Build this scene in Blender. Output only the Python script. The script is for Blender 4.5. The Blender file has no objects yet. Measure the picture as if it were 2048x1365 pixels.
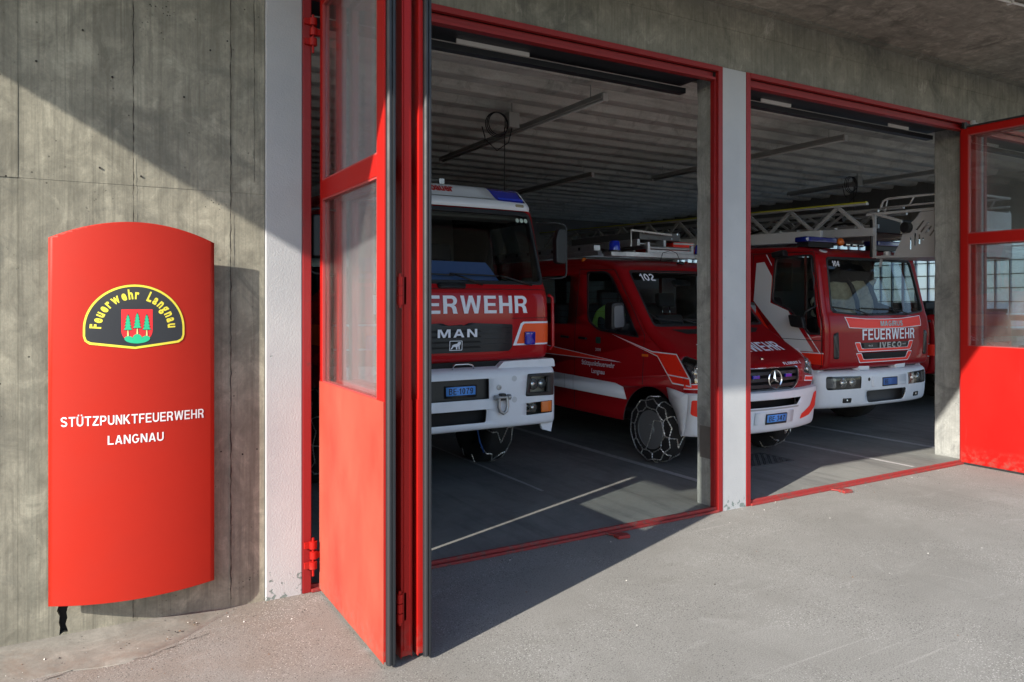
import bpy, bmesh, math, random
from mathutils import Vector, Matrix
from mathutils.geometry import tessellate_polygon
random.seed(11)
sc = bpy.context.scene
COL = sc.collection
R = math.radians

# ------------------------------------------------------------------ camera, sky, sun, exposure
cam_d = bpy.data.cameras.new('camera')
cam = bpy.data.objects.new('camera', cam_d)
COL.objects.link(cam)
cam.location = (0.0, -4.613, 1.8)
cam.rotation_euler = (R(90), 0, R(-30.2))
cam_d.sensor_width = 36.0
cam_d.lens = 1490.0 / 2048.0 * 36.0
cam_d.shift_y = -80.5 / 2048.0
cam_d.clip_start = 0.05
cam_d.clip_end = 3000.0
sc.camera = cam

SUN = Vector((2.7, 1.0, -1.53)).normalized()          # the way the light travels
sun_el = math.asin(-SUN.z)
w = bpy.data.worlds.new('World')
sc.world = w
w.use_nodes = True
nt = w.node_tree
bg = nt.nodes['Background']
sky = nt.nodes.new('ShaderNodeTexSky')
sky.sky_type = 'NISHITA'
sky.sun_disc = False
sky.sun_elevation = sun_el
sky.sun_rotation = math.atan2(-SUN.x, -SUN.y)
sky.altitude = 700
sky.air_density = 1.0
sky.dust_density = 1.2
sky.ozone_density = 1.0
nt.links.new(sky.outputs[0], bg.inputs[0])
bg.inputs[1].default_value = 0.12

sl = bpy.data.lights.new('sun', 'SUN')
sl.energy = 4.2
sl.angle = R(0.53)
sl.color = (1.0, 0.93, 0.82)
so = bpy.data.objects.new('sun', sl)
COL.objects.link(so)
so.rotation_euler = SUN.to_track_quat('-Z', 'Y').to_euler()
so.location = (-20, -10, 15)

sc.view_settings.view_transform = 'Standard'
sc.view_settings.look = 'None'
sc.view_settings.exposure = 1.2
sc.view_settings.gamma = 1.0
sc.view_settings.use_curve_mapping = False
cy = sc.cycles
cy.use_denoising = True
try:
    cy.denoiser = 'OPENIMAGEDENOISE'
except Exception:
    pass
cy.max_bounces = 10
cy.diffuse_bounces = 7
cy.glossy_bounces = 4
cy.transmission_bounces = 6
cy.transparent_max_bounces = 24
cy.caustics_reflective = False
cy.caustics_refractive = False
cy.sample_clamp_indirect = 6.0

# ------------------------------------------------------------------ helpers
def tag(o, label=None, cat=None, group=None, kind=None):
    if label: o['label'] = label
    if cat: o['category'] = cat
    if group: o['group'] = group
    if kind: o['kind'] = kind
    return o

def thing(name, label, cat, loc=(0, 0, 0), rz=0.0, group=None):
    o = bpy.data.objects.new(name, None)
    o.empty_display_size = 0.2
    COL.objects.link(o)
    o.location = loc
    o.rotation_euler = (0, 0, rz)
    return tag(o, label, cat, group)

def link(name, me, parent=None):
    o = bpy.data.objects.new(name, me)
    COL.objects.link(o)
    if parent: o.parent = parent
    return o

def obj_from(name, vs, fs, mat, parent=None, smooth=False, bevel=0.0, solid=0.0, segs=2, mids=None):
    me = bpy.data.meshes.new(name)
    me.from_pydata([tuple(v) for v in vs], [], [tuple(f) for f in fs])
    mats = mat if isinstance(mat, (list, tuple)) else [mat]
    for m in mats: me.materials.append(m)
    if mids:
        me.polygons.foreach_set('material_index', mids)
    if smooth is True:
        me.polygons.foreach_set('use_smooth', [True] * len(me.polygons))
    elif smooth:
        me.polygons.foreach_set('use_smooth', [True] * len(me.polygons))
        me.set_sharp_from_angle(angle=R(smooth))
    me.update()
    o = link(name, me, parent)
    if solid:
        md = o.modifiers.new('solid', 'SOLIDIFY'); md.thickness = solid; md.offset = -1
    if bevel:
        md = o.modifiers.new('bevel', 'BEVEL'); md.width = bevel; md.segments = segs
        md.limit_method = 'ANGLE'; md.angle_limit = R(40); md.harden_normals = False
        md.use_clamp_overlap = True
    return o

def frame_of(d):
    d = Vector(d).normalized()
    a = Vector((0, 0, 1)) if abs(d.z) < 0.9 else Vector((1, 0, 0))
    u = d.cross(a).normalized()
    return u, d.cross(u).normalized()

class MB:
    def __init__(s): s.v = []; s.f = []; s.m = []
    def add(s, vs, fs, mi=0):
        o = len(s.v)
        s.v += [tuple(p) for p in vs]
        s.f += [tuple(i + o for i in f) for f in fs]
        s.m += [mi] * len(fs)
        return s
    def box(s, x0, x1, y0, y1, z0, z1, mi=0):
        return s.add([(x0,y0,z0),(x1,y0,z0),(x1,y1,z0),(x0,y1,z0),(x0,y0,z1),(x1,y0,z1),(x1,y1,z1),(x0,y1,z1)],
                     [(0,3,2,1),(4,5,6,7),(0,1,5,4),(1,2,6,5),(2,3,7,6),(3,0,4,7)], mi)
    def prism(s, poly, axis, a, b, mi=0):
        def p3(p, t):
            if axis == 'x': return (t, p[0], p[1])
            if axis == 'y': return (p[0], t, p[1])
            return (p[0], p[1], t)
        n = len(poly)
        ar = sum(poly[i][0]*poly[(i+1)%n][1]-poly[(i+1)%n][0]*poly[i][1] for i in range(n))
        pl = list(poly) if ar > 0 else list(reversed(poly))
        vs = [p3(p, a) for p in pl] + [p3(p, b) for p in pl]
        fs = [tuple(range(n-1, -1, -1)), tuple(range(n, 2*n))]
        fs += [(i, (i+1) % n, n+(i+1) % n, n+i) for i in range(n)]
        flip = (axis == 'y') ^ (b < a)
        if flip: fs = [tuple(reversed(f)) for f in fs]
        return s.add(vs, fs, mi)
    def tube(s, pts, r, n=8, closed=False, caps=True, mi=0):
        pts = [Vector(p) for p in pts]
        m = len(pts)
        rs = r if isinstance(r, (list, tuple)) else [r]*m
        ring = []; vs = []
        pu = None
        for i, p in enumerate(pts):
            if closed: d = pts[(i+1) % m] - pts[i-1]
            else: d = pts[min(i+1, m-1)] - pts[max(i-1, 0)]
            d = d.normalized() if d.length > 1e-9 else Vector((0, 0, 1))
            if pu is None: u, v = frame_of(d)
            else:
                u = (pu - d*pu.dot(d))
                u = u.normalized() if u.length > 1e-6 else frame_of(d)[0]
                v = d.cross(u)
            pu = u
            for k in range(n):
                a = 2*math.pi*k/n
                vs.append(p + (u*math.cos(a) + v*math.sin(a))*rs[i])
        fs = []
        for i in range(m if closed else m-1):
            j = (i+1) % m
            for k in range(n):
                fs.append((i*n+k, i*n+(k+1) % n, j*n+(k+1) % n, j*n+k))
        if caps and not closed:
            fs.append(tuple(range(n-1, -1, -1))); fs.append(tuple((m-1)*n+k for k in range(n)))
        return s.add(vs, fs, mi)
    def cyl(s, p0, p1, r0, r1=None, n=20, mi=0):
        return s.tube([p0, p1], [r0, r0 if r1 is None else r1], n, mi=mi)
    def lathe(s, c, axis, prof, n=32, mi=0, closed=False):
        # prof: (distance along axis, radius)
        ax = Vector(axis).normalized(); u, v = frame_of(ax); c = Vector(c)
        vs = []; fs = []
        for (t, r) in prof:
            for k in range(n):
                a = 2*math.pi*k/n
                vs.append(c + ax*t + (u*math.cos(a)+v*math.sin(a))*r)
        m = len(prof)
        for i in range(m if closed else m-1):
            j = (i+1) % m
            for k in range(n):
                fs.append((i*n+k, i*n+(k+1) % n, j*n+(k+1) % n, j*n+k))
        if not closed:
            if prof[0][1] > 1e-5: fs.append(tuple(range(n-1, -1, -1)))
            if prof[-1][1] > 1e-5: fs.append(tuple((m-1)*n+k for k in range(n)))
        return s.add(vs, fs, mi)
    def bar(s, p0, p1, w, h, up=(0, 0, 1), mi=0):
        p0 = Vector(p0); p1 = Vector(p1); d = (p1-p0).normalized(); up = Vector(up)
        if abs(d.dot(up)) > 0.98: up = Vector((1, 0, 0))
        a = d.cross(up).normalized()*(w/2); b = a.cross(d).normalized()*(h/2)
        vs = [p0-a-b, p0+a-b, p0+a+b, p0-a+b, p1-a-b, p1+a-b, p1+a+b, p1-a+b]
        return s.add(vs, [(0,1,2,3),(7,6,5,4),(0,4,5,1),(1,5,6,2),(2,6,7,3),(3,7,4,0)], mi)
    def build(s, name, mat, parent=None, smooth=False, bevel=0.0, segs=2):
        o = obj_from(name, s.v, s.f, mat, parent, smooth, bevel, 0, segs, s.m if isinstance(mat, (list, tuple)) else None)
        bm = bmesh.new(); bm.from_mesh(o.data)
        bmesh.ops.recalc_face_normals(bm, faces=bm.faces)
        bm.to_mesh(o.data); bm.free()
        if smooth and smooth is not True: o.data.set_sharp_from_angle(angle=R(smooth))
        return o

def box(name, mat, parent, x0, x1, y0, y1, z0, z1, bevel=0.0):
    return MB().box(x0, x1, y0, y1, z0, z1).build(name, mat, parent, bevel=bevel)

def rpoly(pts, r=0.02, n=4):
    out = []; m = len(pts)
    for i in range(m):
        rr = r[i] if isinstance(r, (list, tuple)) else r
        p = Vector(pts[i]).to_2d(); a = Vector(pts[i-1]).to_2d(); b = Vector(pts[(i+1) % m]).to_2d()
        if rr <= 0: out.append((p.x, p.y)); continue
        da = (a-p); db = (b-p)
        ra = min(rr, da.length*0.45); rb = min(rr, db.length*0.45)
        q0 = p + da.normalized()*ra; q1 = p + db.normalized()*rb
        for k in range(n+1):
            t = k/n
            q = q0*(1-t)**2 + p*2*t*(1-t) + q1*t*t
            out.append((q.x, q.y))
    return out

def rrect(x0, x1, z0, z1, r=0.02, n=4):
    return rpoly([(x0, z0), (x1, z0), (x1, z1), (x0, z1)], r, n)

def frange(a, b, step):
    n = max(1, int(math.ceil((b-a)/step)))
    return [a+(b-a)*i/n for i in range(1, n)]

def sheet_mesh(outline, fn, holes=(), xs=(), ys=(), out=None):
    loops = [[Vector((p[0], p[1], 0)) for p in outline]] + [[Vector((p[0], p[1], 0)) for p in h] for h in holes]
    flat = [p for l in loops for p in l]
    tris = tessellate_polygon(loops)
    def _a(l): return abs(sum(l[i].x*l[(i+1) % len(l)].y-l[(i+1) % len(l)].x*l[i].y for i in range(len(l))))/2
    want = _a(loops[0])-sum(_a(l) for l in loops[1:])
    got = sum(((flat[b]-flat[a]).cross(flat[c]-flat[a])).length/2 for a, b, c in tris)
    if abs(want-got) > 0.02*want: print('SHEET AREA', want, got, outline[0], len(holes))
    return cut_map(flat, tris, fn, xs, ys, out)

def cut_map(flat, faces, fn, xs=(), ys=(), out=None):
    bm = bmesh.new()
    bv = [bm.verts.new(p) for p in flat]
    for t in faces:
        try: bm.faces.new([bv[i] for i in t])
        except ValueError: pass
    for val, no in [(x, (1, 0, 0)) for x in xs] + [(y, (0, 1, 0)) for y in ys]:
        bmesh.ops.bisect_plane(bm, geom=bm.verts[:]+bm.edges[:]+bm.faces[:], dist=1e-6,
                               plane_co=(val, 0, 0) if no[0] else (0, val, 0), plane_no=no)
    bmesh.ops.remove_doubles(bm, verts=bm.verts[:], dist=1e-6)
    for v in bm.verts:
        v.co = Vector(fn(v.co.x, v.co.y))
    bmesh.ops.recalc_face_normals(bm, faces=bm.faces[:])
    bm.normal_update()
    if out is not None:
        o = Vector(out)
        if sum(f.normal.dot(o)*f.calc_area() for f in bm.faces) < 0:
            bmesh.ops.reverse_faces(bm, faces=bm.faces[:])
    bm.verts.index_update()
    vs = [v.co.copy() for v in bm.verts]
    fs = [tuple(v.index for v in f.verts) for f in bm.faces]
    bm.free()
    return vs, fs

def sheet(name, mat, parent, outline, fn, holes=(), xs=(), ys=(), out=(0, -1, 0), solid=0.0, smooth=True, bevel=0.0, lining=None):
    vs, fs = sheet_mesh(outline, fn, holes, xs, ys, out)
    o = obj_from(name, vs, fs, mat, parent, smooth, bevel, solid)
    if lining:
        o.data.materials.append(lining); o.modifiers['solid'].material_offset = 1; o.modifiers['solid'].material_offset_rim = 1
    return o

_tc = {}
def text_mesh(body, size=1.0, bold=0.0, shear=0.0, space=1.0):
    """flat letters: vertices in x, z with the origin at the centre of the baseline; returns verts, faces, width, height"""
    key = (body, bold, shear, space)
    if key not in _tc:
        cu = bpy.data.curves.new('lettering', 'FONT')
        cu.body = body; cu.size = 1.0; cu.offset = bold; cu.shear = shear; cu.space_character = space
        cu.resolution_u = 3; cu.fill_mode = 'BOTH'
        o = bpy.data.objects.new('lettering', cu); COL.objects.link(o)
        dg = bpy.context.evaluated_depsgraph_get()
        me = bpy.data.meshes.new_from_object(o.evaluated_get(dg))
        vs = [(v.co.x, v.co.y) for v in me.vertices]; fs = [tuple(p.vertices) for p in me.polygons]
        bpy.data.objects.remove(o); bpy.data.meshes.remove(me); bpy.data.curves.remove(cu)
        x0 = min(v[0] for v in vs); x1 = max(v[0] for v in vs)
        z0 = min(v[1] for v in vs); z1 = max(v[1] for v in vs)
        _tc[key] = (vs, fs, x0, x1, z0, z1)
    return _tc[key]

def lettering(name, mat, parent, body, fn, cx, z0, width, height, bold=0.02, shear=0.0, cuts=0, out=(0, -1, 0), space=1.0, zfit=True):
    """letters fitted to a width x height box centred on cx, standing on z0; fn maps (x, z) to the surface"""
    vs, fs, a0, a1, b0, b1 = text_mesh(body, 1.0, bold, shear, space)
    sx = width/(a1-a0); sz = height/(b1-b0)
    flat = [Vector((cx+((v[0]-a0)/(a1-a0)-0.5)*width, z0+(v[1]-b0)*sz, 0)) for v in vs]
    xs = frange(cx-width/2, cx+width/2, width/cuts) if cuts else ()
    ys = frange(z0, z0+height, height/max(2, cuts//4)) if cuts else ()
    v2, f2 = cut_map(flat, fs, fn, xs, ys, out)
    return obj_from(name, v2, f2, mat, parent)

class Wrap:
    """nose of a vehicle: a profile (y, z) swept across x, rounded at the corners, bowed in plan, narrowing upward"""
    def __init__(s, prof, hw, r, bow=0.0, fade=(9, 10, 0.0), tum=(0.0, 9.0), it=2, pw=2.4, rt=None):
        p = [Vector(q) for q in prof]
        for _ in range(it):
            q = [p[0]]
            for i in range(len(p)-1):
                q += [p[i]*0.75+p[i+1]*0.25, p[i]*0.25+p[i+1]*0.75]
            q.append(p[-1]); p = q
        s.rt = rt; s.p = p; s.hw = hw; s.r = r; s.bow = bow; s.fade = fade; s.tum = tum; s.pw = pw
        s.nrm = []
        for i in range(len(p)):
            t = (p[min(i+1, len(p)-1)]-p[max(i-1, 0)]).normalized()
            s.nrm.append(Vector((t.y, min(0.0, -t.x))).normalized())
    def prof(s, z):
        p = s.p
        if z <= p[0].y: return p[0], s.nrm[0]
        lo, hi = 0, len(p)-1
        if z >= p[hi].y: return p[hi], s.nrm[hi]
        while hi-lo > 1:
            m = (lo+hi)//2
            if p[m].y <= z: lo = m
            else: hi = m
        t = (z-p[lo].y)/max(1e-9, p[hi].y-p[lo].y)
        return p[lo].lerp(p[hi], t), s.nrm[lo].lerp(s.nrm[hi], t).normalized()
    def bw(s, a, z):
        z0, z1, k = s.fade
        f = 1.0 if z <= z0 else (k if z >= z1 else 1+(k-1)*(z-z0)/(z1-z0))
        return s.bow*f*(min(1.0, a/s.hw))**s.pw
    def __call__(s, x, z, off=0.0):
        p, n = s.prof(z)
        a = abs(x); sg = 1 if x >= 0 else -1
        r = s.r
        if s.rt:
            z0_, z1_, r1_ = s.rt
            k_ = max(0.0, min(1.0, (z-z0_)/(z1_-z0_))); r = r+(r1_-r)*k_
        q = max(0.0, min(1.0, (a-(s.hw-r))/r)) if r > 0 else 0.0
        c = math.sqrt(max(0.0, 1-q*q))
        ins = r*(1-c)-off*c
        y = p.x+n.x*ins; zz = p.y+n.y*ins
        y += s.bw(a, z)
        xx = min(a, s.hw)+off*q
        k, z0 = s.tum
        xx *= 1-k*max(0.0, zz-z0)
        return (sg*xx, y, zz)
    def at(s, off=0.0):
        return lambda x, z: s(x, z, off)
    def zcuts(s, z0=-9, z1=99):
        return [p.y for p in s.p if z0 < p.y < z1]
    def xcuts(s):
        o = []
        for d in (0, 15, 30, 45, 60, 75):
            o.append(s.hw-s.r+s.r*math.sin(R(d)))
            if s.rt: o.append(s.hw-s.rt[2]+s.rt[2]*math.sin(R(d)))
        return [-v for v in o]+o+[-s.hw*.8, -s.hw*.6, -s.hw*.4, -s.hw*.2, 0, s.hw*.2, s.hw*.4, s.hw*.6, s.hw*.8]
    def edge(s, z0, z1, off=0.0):
        zs = [z0]+s.zcuts(z0, z1)+[z1]
        o = []
        for z in zs:
            q = s(s.hw, z, off)
            if o and q[2] <= o[-1][1]+1e-4: continue
            o.append((q[1], q[2]))
        return o
    def side(s, sg, off=0.0):
        k, z0 = s.tum
        return lambda y, z: (sg*(s.hw+off)*(1-k*max(0.0, z-z0)), y, z)
    def shell(s, name, mat, parent, z0, z1, holes=(), off=0.0, solid=0.03, out=(0, -1, 0.3)):
        ol = [(-s.hw, z0), (s.hw, z0), (s.hw, z1), (-s.hw, z1)]
        return sheet(name, mat, parent, ol, s.at(off), holes, s.xcuts(), s.zcuts(z0, z1), out, solid, lining=M['seat'])
    def patch(s, name, mat, parent, outline, off=0.004, holes=(), solid=0.0, out=(0, -1, 0.2), smooth=True):
        a0 = min(p[0] for p in outline); a1 = max(p[0] for p in outline)
        b0 = min(p[1] for p in outline); b1 = max(p[1] for p in outline)
        xs = [x for x in s.xcuts() if a0 < x < a1]
        return sheet(name, mat, parent, outline, s.at(off), holes, xs, s.zcuts(b0, b1), out, solid, smooth)

# ------------------------------------------------------------------ materials
def newmat(name):
    m = bpy.data.materials.new(name); m.use_nodes = True
    n = m.node_tree
    return m, n, n.nodes['Principled BSDF'], n.nodes['Material Output']

def mat(name, col, rough=0.5, metal=0.0, coat=0.0, spec=0.5, var=0.0, vscale=4.0, bump=0.0, bscale=60.0, emit=0.0, dirt=None):
    m, n, b, out = newmat(name)
    b.inputs['Base Color'].default_value = (*col, 1)
    b.inputs['Roughness'].default_value = rough
    b.inputs['Metallic'].default_value = metal
    b.inputs['Coat Weight'].default_value = coat
    b.inputs['Coat Roughness'].default_value = 0.06
    b.inputs['Specular IOR Level'].default_value = spec
    if emit:
        b.inputs['Emission Color'].default_value = (*col, 1); b.inputs['Emission Strength'].default_value = emit
    if var or bump or dirt:
        tc = n.nodes.new('ShaderNodeTexCoord')
    if var:
        nz = n.nodes.new('ShaderNodeTexNoise'); nz.inputs['Scale'].default_value = vscale
        nz.inputs['Detail'].default_value = 7; nz.inputs['Roughness'].default_value = 0.65
        n.links.new(tc.outputs['Object'], nz.inputs['Vector'])
        rp = n.nodes.new('ShaderNodeMapRange'); rp.inputs[1].default_value = 0.3; rp.inputs[2].default_value = 0.7
        rp.inputs[3].default_value = 1-var; rp.inputs[4].default_value = 1+var*0.5
        n.links.new(nz.outputs[0], rp.inputs[0])
        mx = n.nodes.new('ShaderNodeVectorMath'); mx.operation = 'SCALE'; mx.inputs[0].default_value = col
        n.links.new(rp.outputs[0], mx.inputs['Scale']); n.links.new(mx.outputs[0], b.inputs['Base Color'])
        r2 = n.nodes.new('ShaderNodeMapRange'); r2.inputs[1].default_value = 0.3; r2.inputs[2].default_value = 0.7
        r2.inputs[3].default_value = min(1, rough*1.25); r2.inputs[4].default_value = rough*0.85
        n.links.new(nz.outputs[0], r2.inputs[0]); n.links.new(r2.outputs[0], b.inputs['Roughness'])
    if bump:
        nb = n.nodes.new('ShaderNodeTexNoise'); nb.inputs['Scale'].default_value = bscale; nb.inputs['Detail'].default_value = 4
        n.links.new(tc.outputs['Object'], nb.inputs['Vector'])
        bp = n.nodes.new('ShaderNodeBump'); bp.inputs['Strength'].default_value = bump; bp.inputs['Distance'].default_value = 0.01
        n.links.new(nb.outputs[0], bp.inputs['Height']); n.links.new(bp.outputs[0], b.inputs['Normal'])
    return m

class NT:
    """little helper for longer node chains"""
    def __init__(s, m): s.n = m.node_tree.nodes; s.l = m.node_tree.links
    def node(s, t, **kw):
        x = s.n.new(t)
        for k, v in kw.items(): setattr(x, k, v)
        return x
    def put(s, sock, v):
        if hasattr(v, 'is_output'): s.l.new(v, sock)
        elif v is not None: sock.default_value = v
    def math(s, op, a, b=None, clamp=False):
        x = s.node('ShaderNodeMath', operation=op, use_clamp=clamp); s.put(x.inputs[0], a)
        if b is not None: s.put(x.inputs[1], b)
        return x.outputs[0]
    def coord(s): return s.node('ShaderNodeTexCoord').outputs['Object']
    def mapv(s, v, sc=(1, 1, 1), loc=(0, 0, 0)):
        x = s.node('ShaderNodeMapping'); s.put(x.inputs['Vector'], v); x.inputs['Scale'].default_value = sc; x.inputs['Location'].default_value = loc
        return x.outputs[0]
    def noise(s, v, scale, detail=6, rough=0.6, dist=0.0):
        x = s.node('ShaderNodeTexNoise'); s.put(x.inputs['Vector'], v); x.inputs['Scale'].default_value = scale
        x.inputs['Detail'].default_value = detail; x.inputs['Roughness'].default_value = rough; x.inputs['Distortion'].default_value = dist
        return x.outputs[0]
    def vor(s, v, scale, feature='F1', rnd=1.0):
        x = s.node('ShaderNodeTexVoronoi', feature=feature); s.put(x.inputs['Vector'], v); x.inputs['Scale'].default_value = scale
        x.inputs['Randomness'].default_value = rnd
        return x
    def rng(s, v, a, b, c=0.0, d=1.0, smooth=False):
        x = s.node('ShaderNodeMapRange'); s.put(x.inputs[0], v)
        if smooth: x.interpolation_type = 'SMOOTHSTEP'
        for i, q in enumerate((a, b, c, d)): x.inputs[i+1].default_value = q
        return x.outputs[0]
    def mix(s, f, a, b):
        x = s.node('ShaderNodeMix', data_type='RGBA'); s.put(x.inputs[0], f)
        for i, q in ((6, a), (7, b)):
            if isinstance(q, tuple): x.inputs[i].default_value = (*q, 1) if len(q) == 3 else q
            else: s.put(x.inputs[i], q)
        return x.outputs[2]
    def scale(s, c, f):
        x = s.node('ShaderNodeVectorMath', operation='SCALE'); s.put(x.inputs[0], c); s.put(x.inputs['Scale'], f)
        return x.outputs[0]
    def bump(s, h, strength, dist=0.01, nrm=None):
        x = s.node('ShaderNodeBump'); s.put(x.inputs['Height'], h); x.inputs['Strength'].default_value = strength; x.inputs['Distance'].default_value = dist
        if nrm is not None: s.put(x.inputs['Normal'], nrm)
        return x.outputs[0]

def concrete(name, c1, c2, streak=0.5, pores=0.7, plank=None, rough=0.85, blotch=0.0, blotch_col=(0.06, 0.06, 0.05), pale=0.0, grain=(1, 1, 1), mid=0.0):
    m, n, b, out = newmat(name); t = NT(m)
    co = t.coord()
    rnd = t.node('ShaderNodeObjectInfo').outputs['Random']
    big = t.noise(co, 1.1, 8, 0.62, 0.3)
    col = t.mix(t.rng(big, 0.32, 0.68), c1, c2)
    st = t.noise(t.mapv(co, (13, 13, 0.40)), 1.6, 7, 0.72)
    col = t.mix(t.math('MULTIPLY', t.rng(st, 0.5, 0.78), streak), col, tuple(0.45*v for v in c1))
    st2 = t.noise(t.mapv(co, (16, 16, 0.9), (3, 7, 1)), 1.3, 4, 0.6)
    col = t.mix(t.math('MULTIPLY', t.rng(st2, 0.58, 0.72), streak*0.5), col, tuple(min(1, 1.35*v) for v in c2))
    if grain != (1, 1, 1):
        g = t.noise(t.mapv(co, grain), 2.0, 5, 0.65)
        col = t.mix(t.rng(g, 0.45, 0.8, 0, 0.55), col, tuple(0.5*v for v in c1))
    if mid:
        mn = t.noise(t.mapv(co, (1, 1, 0.75), (7, 1, 3)), 7.0, 8, 0.7, 0.6)
        col = t.mix(t.rng(mn, 0.42, 0.68, 0, mid), col, tuple(0.55*v for v in c1))
        col = t.mix(t.rng(mn, 0.44, 0.28, 0, mid*0.7), col, tuple(min(1, 1.3*v) for v in c2))
    if blotch:
        bn = t.noise(t.mapv(co, (1, 1, 1), (5, 2, 9)), 2.3, 9, 0.72, 0.8)
        col = t.mix(t.rng(bn, 0.52, 0.66, 0, blotch), col, blotch_col)
    if pale:
        pn = t.noise(t.mapv(co, (1.1, 1.1, 0.6), (1, 8, 4)), 2.0, 10, 0.75, 1.2)
        col = t.mix(t.rng(pn, 0.6, 0.7, 0, pale), col, (0.55, 0.53, 0.47))
    fine = t.noise(co, 55, 5, 0.7)
    col = t.mix(t.rng(fine, 0.3, 0.75, 0, 0.35), col, tuple(0.6*v for v in c1))
    if streak:
        gb_ = t.noise(t.mapv(co, (70, 70, 1.5)), 1.0, 4, 0.6)
        col = t.mix(t.rng(gb_, 0.5, 0.72, 0, 0.4), col, tuple(0.5*v for v in c1))
    vo = t.vor(co, 16)
    keep = t.rng(t.noise(co, 3.1, 3), 0.5, 0.62)
    pr = t.math('MULTIPLY', t.math('LESS_THAN', vo.outputs['Distance'], 0.085), keep)
    vo2 = t.vor(t.mapv(co, (1, 1, 1), (2, 3, 4)), 48)
    pr2 = t.math('MULTIPLY', t.math('LESS_THAN', vo2.outputs['Distance'], 0.20), t.rng(t.noise(co, 3.7, 6, 0.7), 0.58, 0.66))
    pr = t.math('MAXIMUM', pr, t.math('MULTIPLY', pr2, 0.8))
    col = t.mix(t.math('MULTIPLY', pr, pores), col, (0.02, 0.02, 0.018))
    col = t.scale(col, t.rng(rnd, 0, 1, 0.92, 1.06))
    t.put(b.inputs['Base Color'], col)
    b.inputs['Roughness'].default_value = rough
    b.inputs['Specular IOR Level'].default_value = 0.25
    h = t.math('SUBTRACT', t.math('ADD', t.math('MULTIPLY', fine, 0.35), t.math('MULTIPLY', st, 0.4)), t.math('MULTIPLY', pr, 1.0))
    t.put(b.inputs['Normal'], t.bump(h, 0.45, 0.006))
    return m

def glass(name, tint=(0.85, 0.9, 0.88), base=0.05, rough=0.0, dust=0.0):
    m, n, b, out = newmat(name); t = NT(m)
    n.nodes.remove(b)
    lw = t.node('ShaderNodeLayerWeight'); lw.inputs['Blend'].default_value = 0.5
    f = t.math('ADD', t.math('MULTIPLY', t.math('POWER', lw.outputs['Facing'], 5.0), 1-base), base, True)
    tr = t.node('ShaderNodeBsdfTransparent'); tr.inputs[0].default_value = (*tint, 1)
    gl = t.node('ShaderNodeBsdfGlossy'); gl.inputs['Roughness'].default_value = rough; gl.inputs[0].default_value = (1, 1, 1, 1)
    mx = t.node('ShaderNodeMixShader'); t.put(mx.inputs[0], f); t.l.new(tr.outputs[0], mx.inputs[1]); t.l.new(gl.outputs[0], mx.inputs[2])
    last = mx
    if dust:
        df = t.node('ShaderNodeBsdfDiffuse'); df.inputs[0].default_value = (0.55, 0.55, 0.52, 1)
        m2 = t.node('ShaderNodeMixShader')
        d = t.rng(t.noise(t.mapv(t.coord(), (3, 3, 0.8)), 2.5, 8, 0.7), 0.35, 0.75, dust*0.4, dust*1.5)
        t.put(m2.inputs[0], d); t.l.new(mx.outputs[0], m2.inputs[1]); t.l.new(df.outputs[0], m2.inputs[2]); last = m2
    t.l.new(last.outputs[0], out.inputs[0])
    return m

M = {}
M['wall'] = concrete('wall_concrete', (0.22, 0.21, 0.168), (0.41, 0.388, 0.305), streak=0.9, pores=1.0, blotch=0.7, blotch_col=(0.14, 0.138, 0.118), pale=0.35, mid=0.7)
M['lintel'] = concrete('lintel_concrete', (0.20, 0.195, 0.165), (0.32, 0.305, 0.255), streak=0.7, pores=0.6, blotch=0.75, blotch_col=(0.09, 0.09, 0.08), pale=0.65, mid=0.6)
M['soffit'] = concrete('soffit_concrete', (0.22, 0.205, 0.175), (0.42, 0.39, 0.33), streak=0.0, pores=0.2, blotch=0.8, blotch_col=(0.08, 0.075, 0.065), grain=(1.2, 7, 1), mid=0.7)
M['ceiling'] = concrete('ceiling_concrete', (0.52, 0.525, 0.49), (0.76, 0.76, 0.71), streak=0.0, pores=0.4, blotch=0.7, blotch_col=(0.27, 0.265, 0.24), grain=(0.7, 9, 9))
M['jamb'] = concrete('jamb_concrete', (0.25, 0.258, 0.252), (0.38, 0.39, 0.37), streak=0.5, pores=0.6, blotch=0.6, blotch_col=(0.07, 0.072, 0.078), mid=0.55)
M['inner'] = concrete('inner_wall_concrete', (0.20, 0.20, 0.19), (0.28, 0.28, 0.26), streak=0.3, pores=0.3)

def plaster():
    m, n, b, out = newmat('white_plaster'); t = NT(m); co = t.coord()
    a = t.noise(co, 1.6, 6, 0.6)
    col = t.mix(t.rng(a, 0.35, 0.65), (0.36, 0.368, 0.385), (0.42, 0.428, 0.44))
    # flaked paint and grime just above the ground
    z = t.node('ShaderNodeSeparateXYZ'); t.put(z.inputs[0], co)
    low = t.rng(z.outputs['Z'], 0.0, 0.28, 1.0, 0.0)
    fl = t.noise(co, 22, 6, 0.6, 0.5)
    flk = t.math('GREATER_THAN', t.math('ADD', fl, t.math('MULTIPLY', low, 0.2)), 0.74)
    col = t.mix(flk, col, (0.16, 0.20, 0.19))
    t.put(b.inputs['Base Color'], col); b.inputs['Roughness'].default_value = 0.8
    h = t.noise(co, 110, 3, 0.5, 0.4)
    h2 = t.noise(co, 240, 2)
    hh = t.math('SUBTRACT', t.math('ADD', h, t.math('MULTIPLY', h2, 0.4)), t.math('MULTIPLY', flk, 0.8))
    t.put(b.inputs['Normal'], t.bump(hh, 0.4, 0.005))
    return m
M['plaster'] = plaster()

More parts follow.
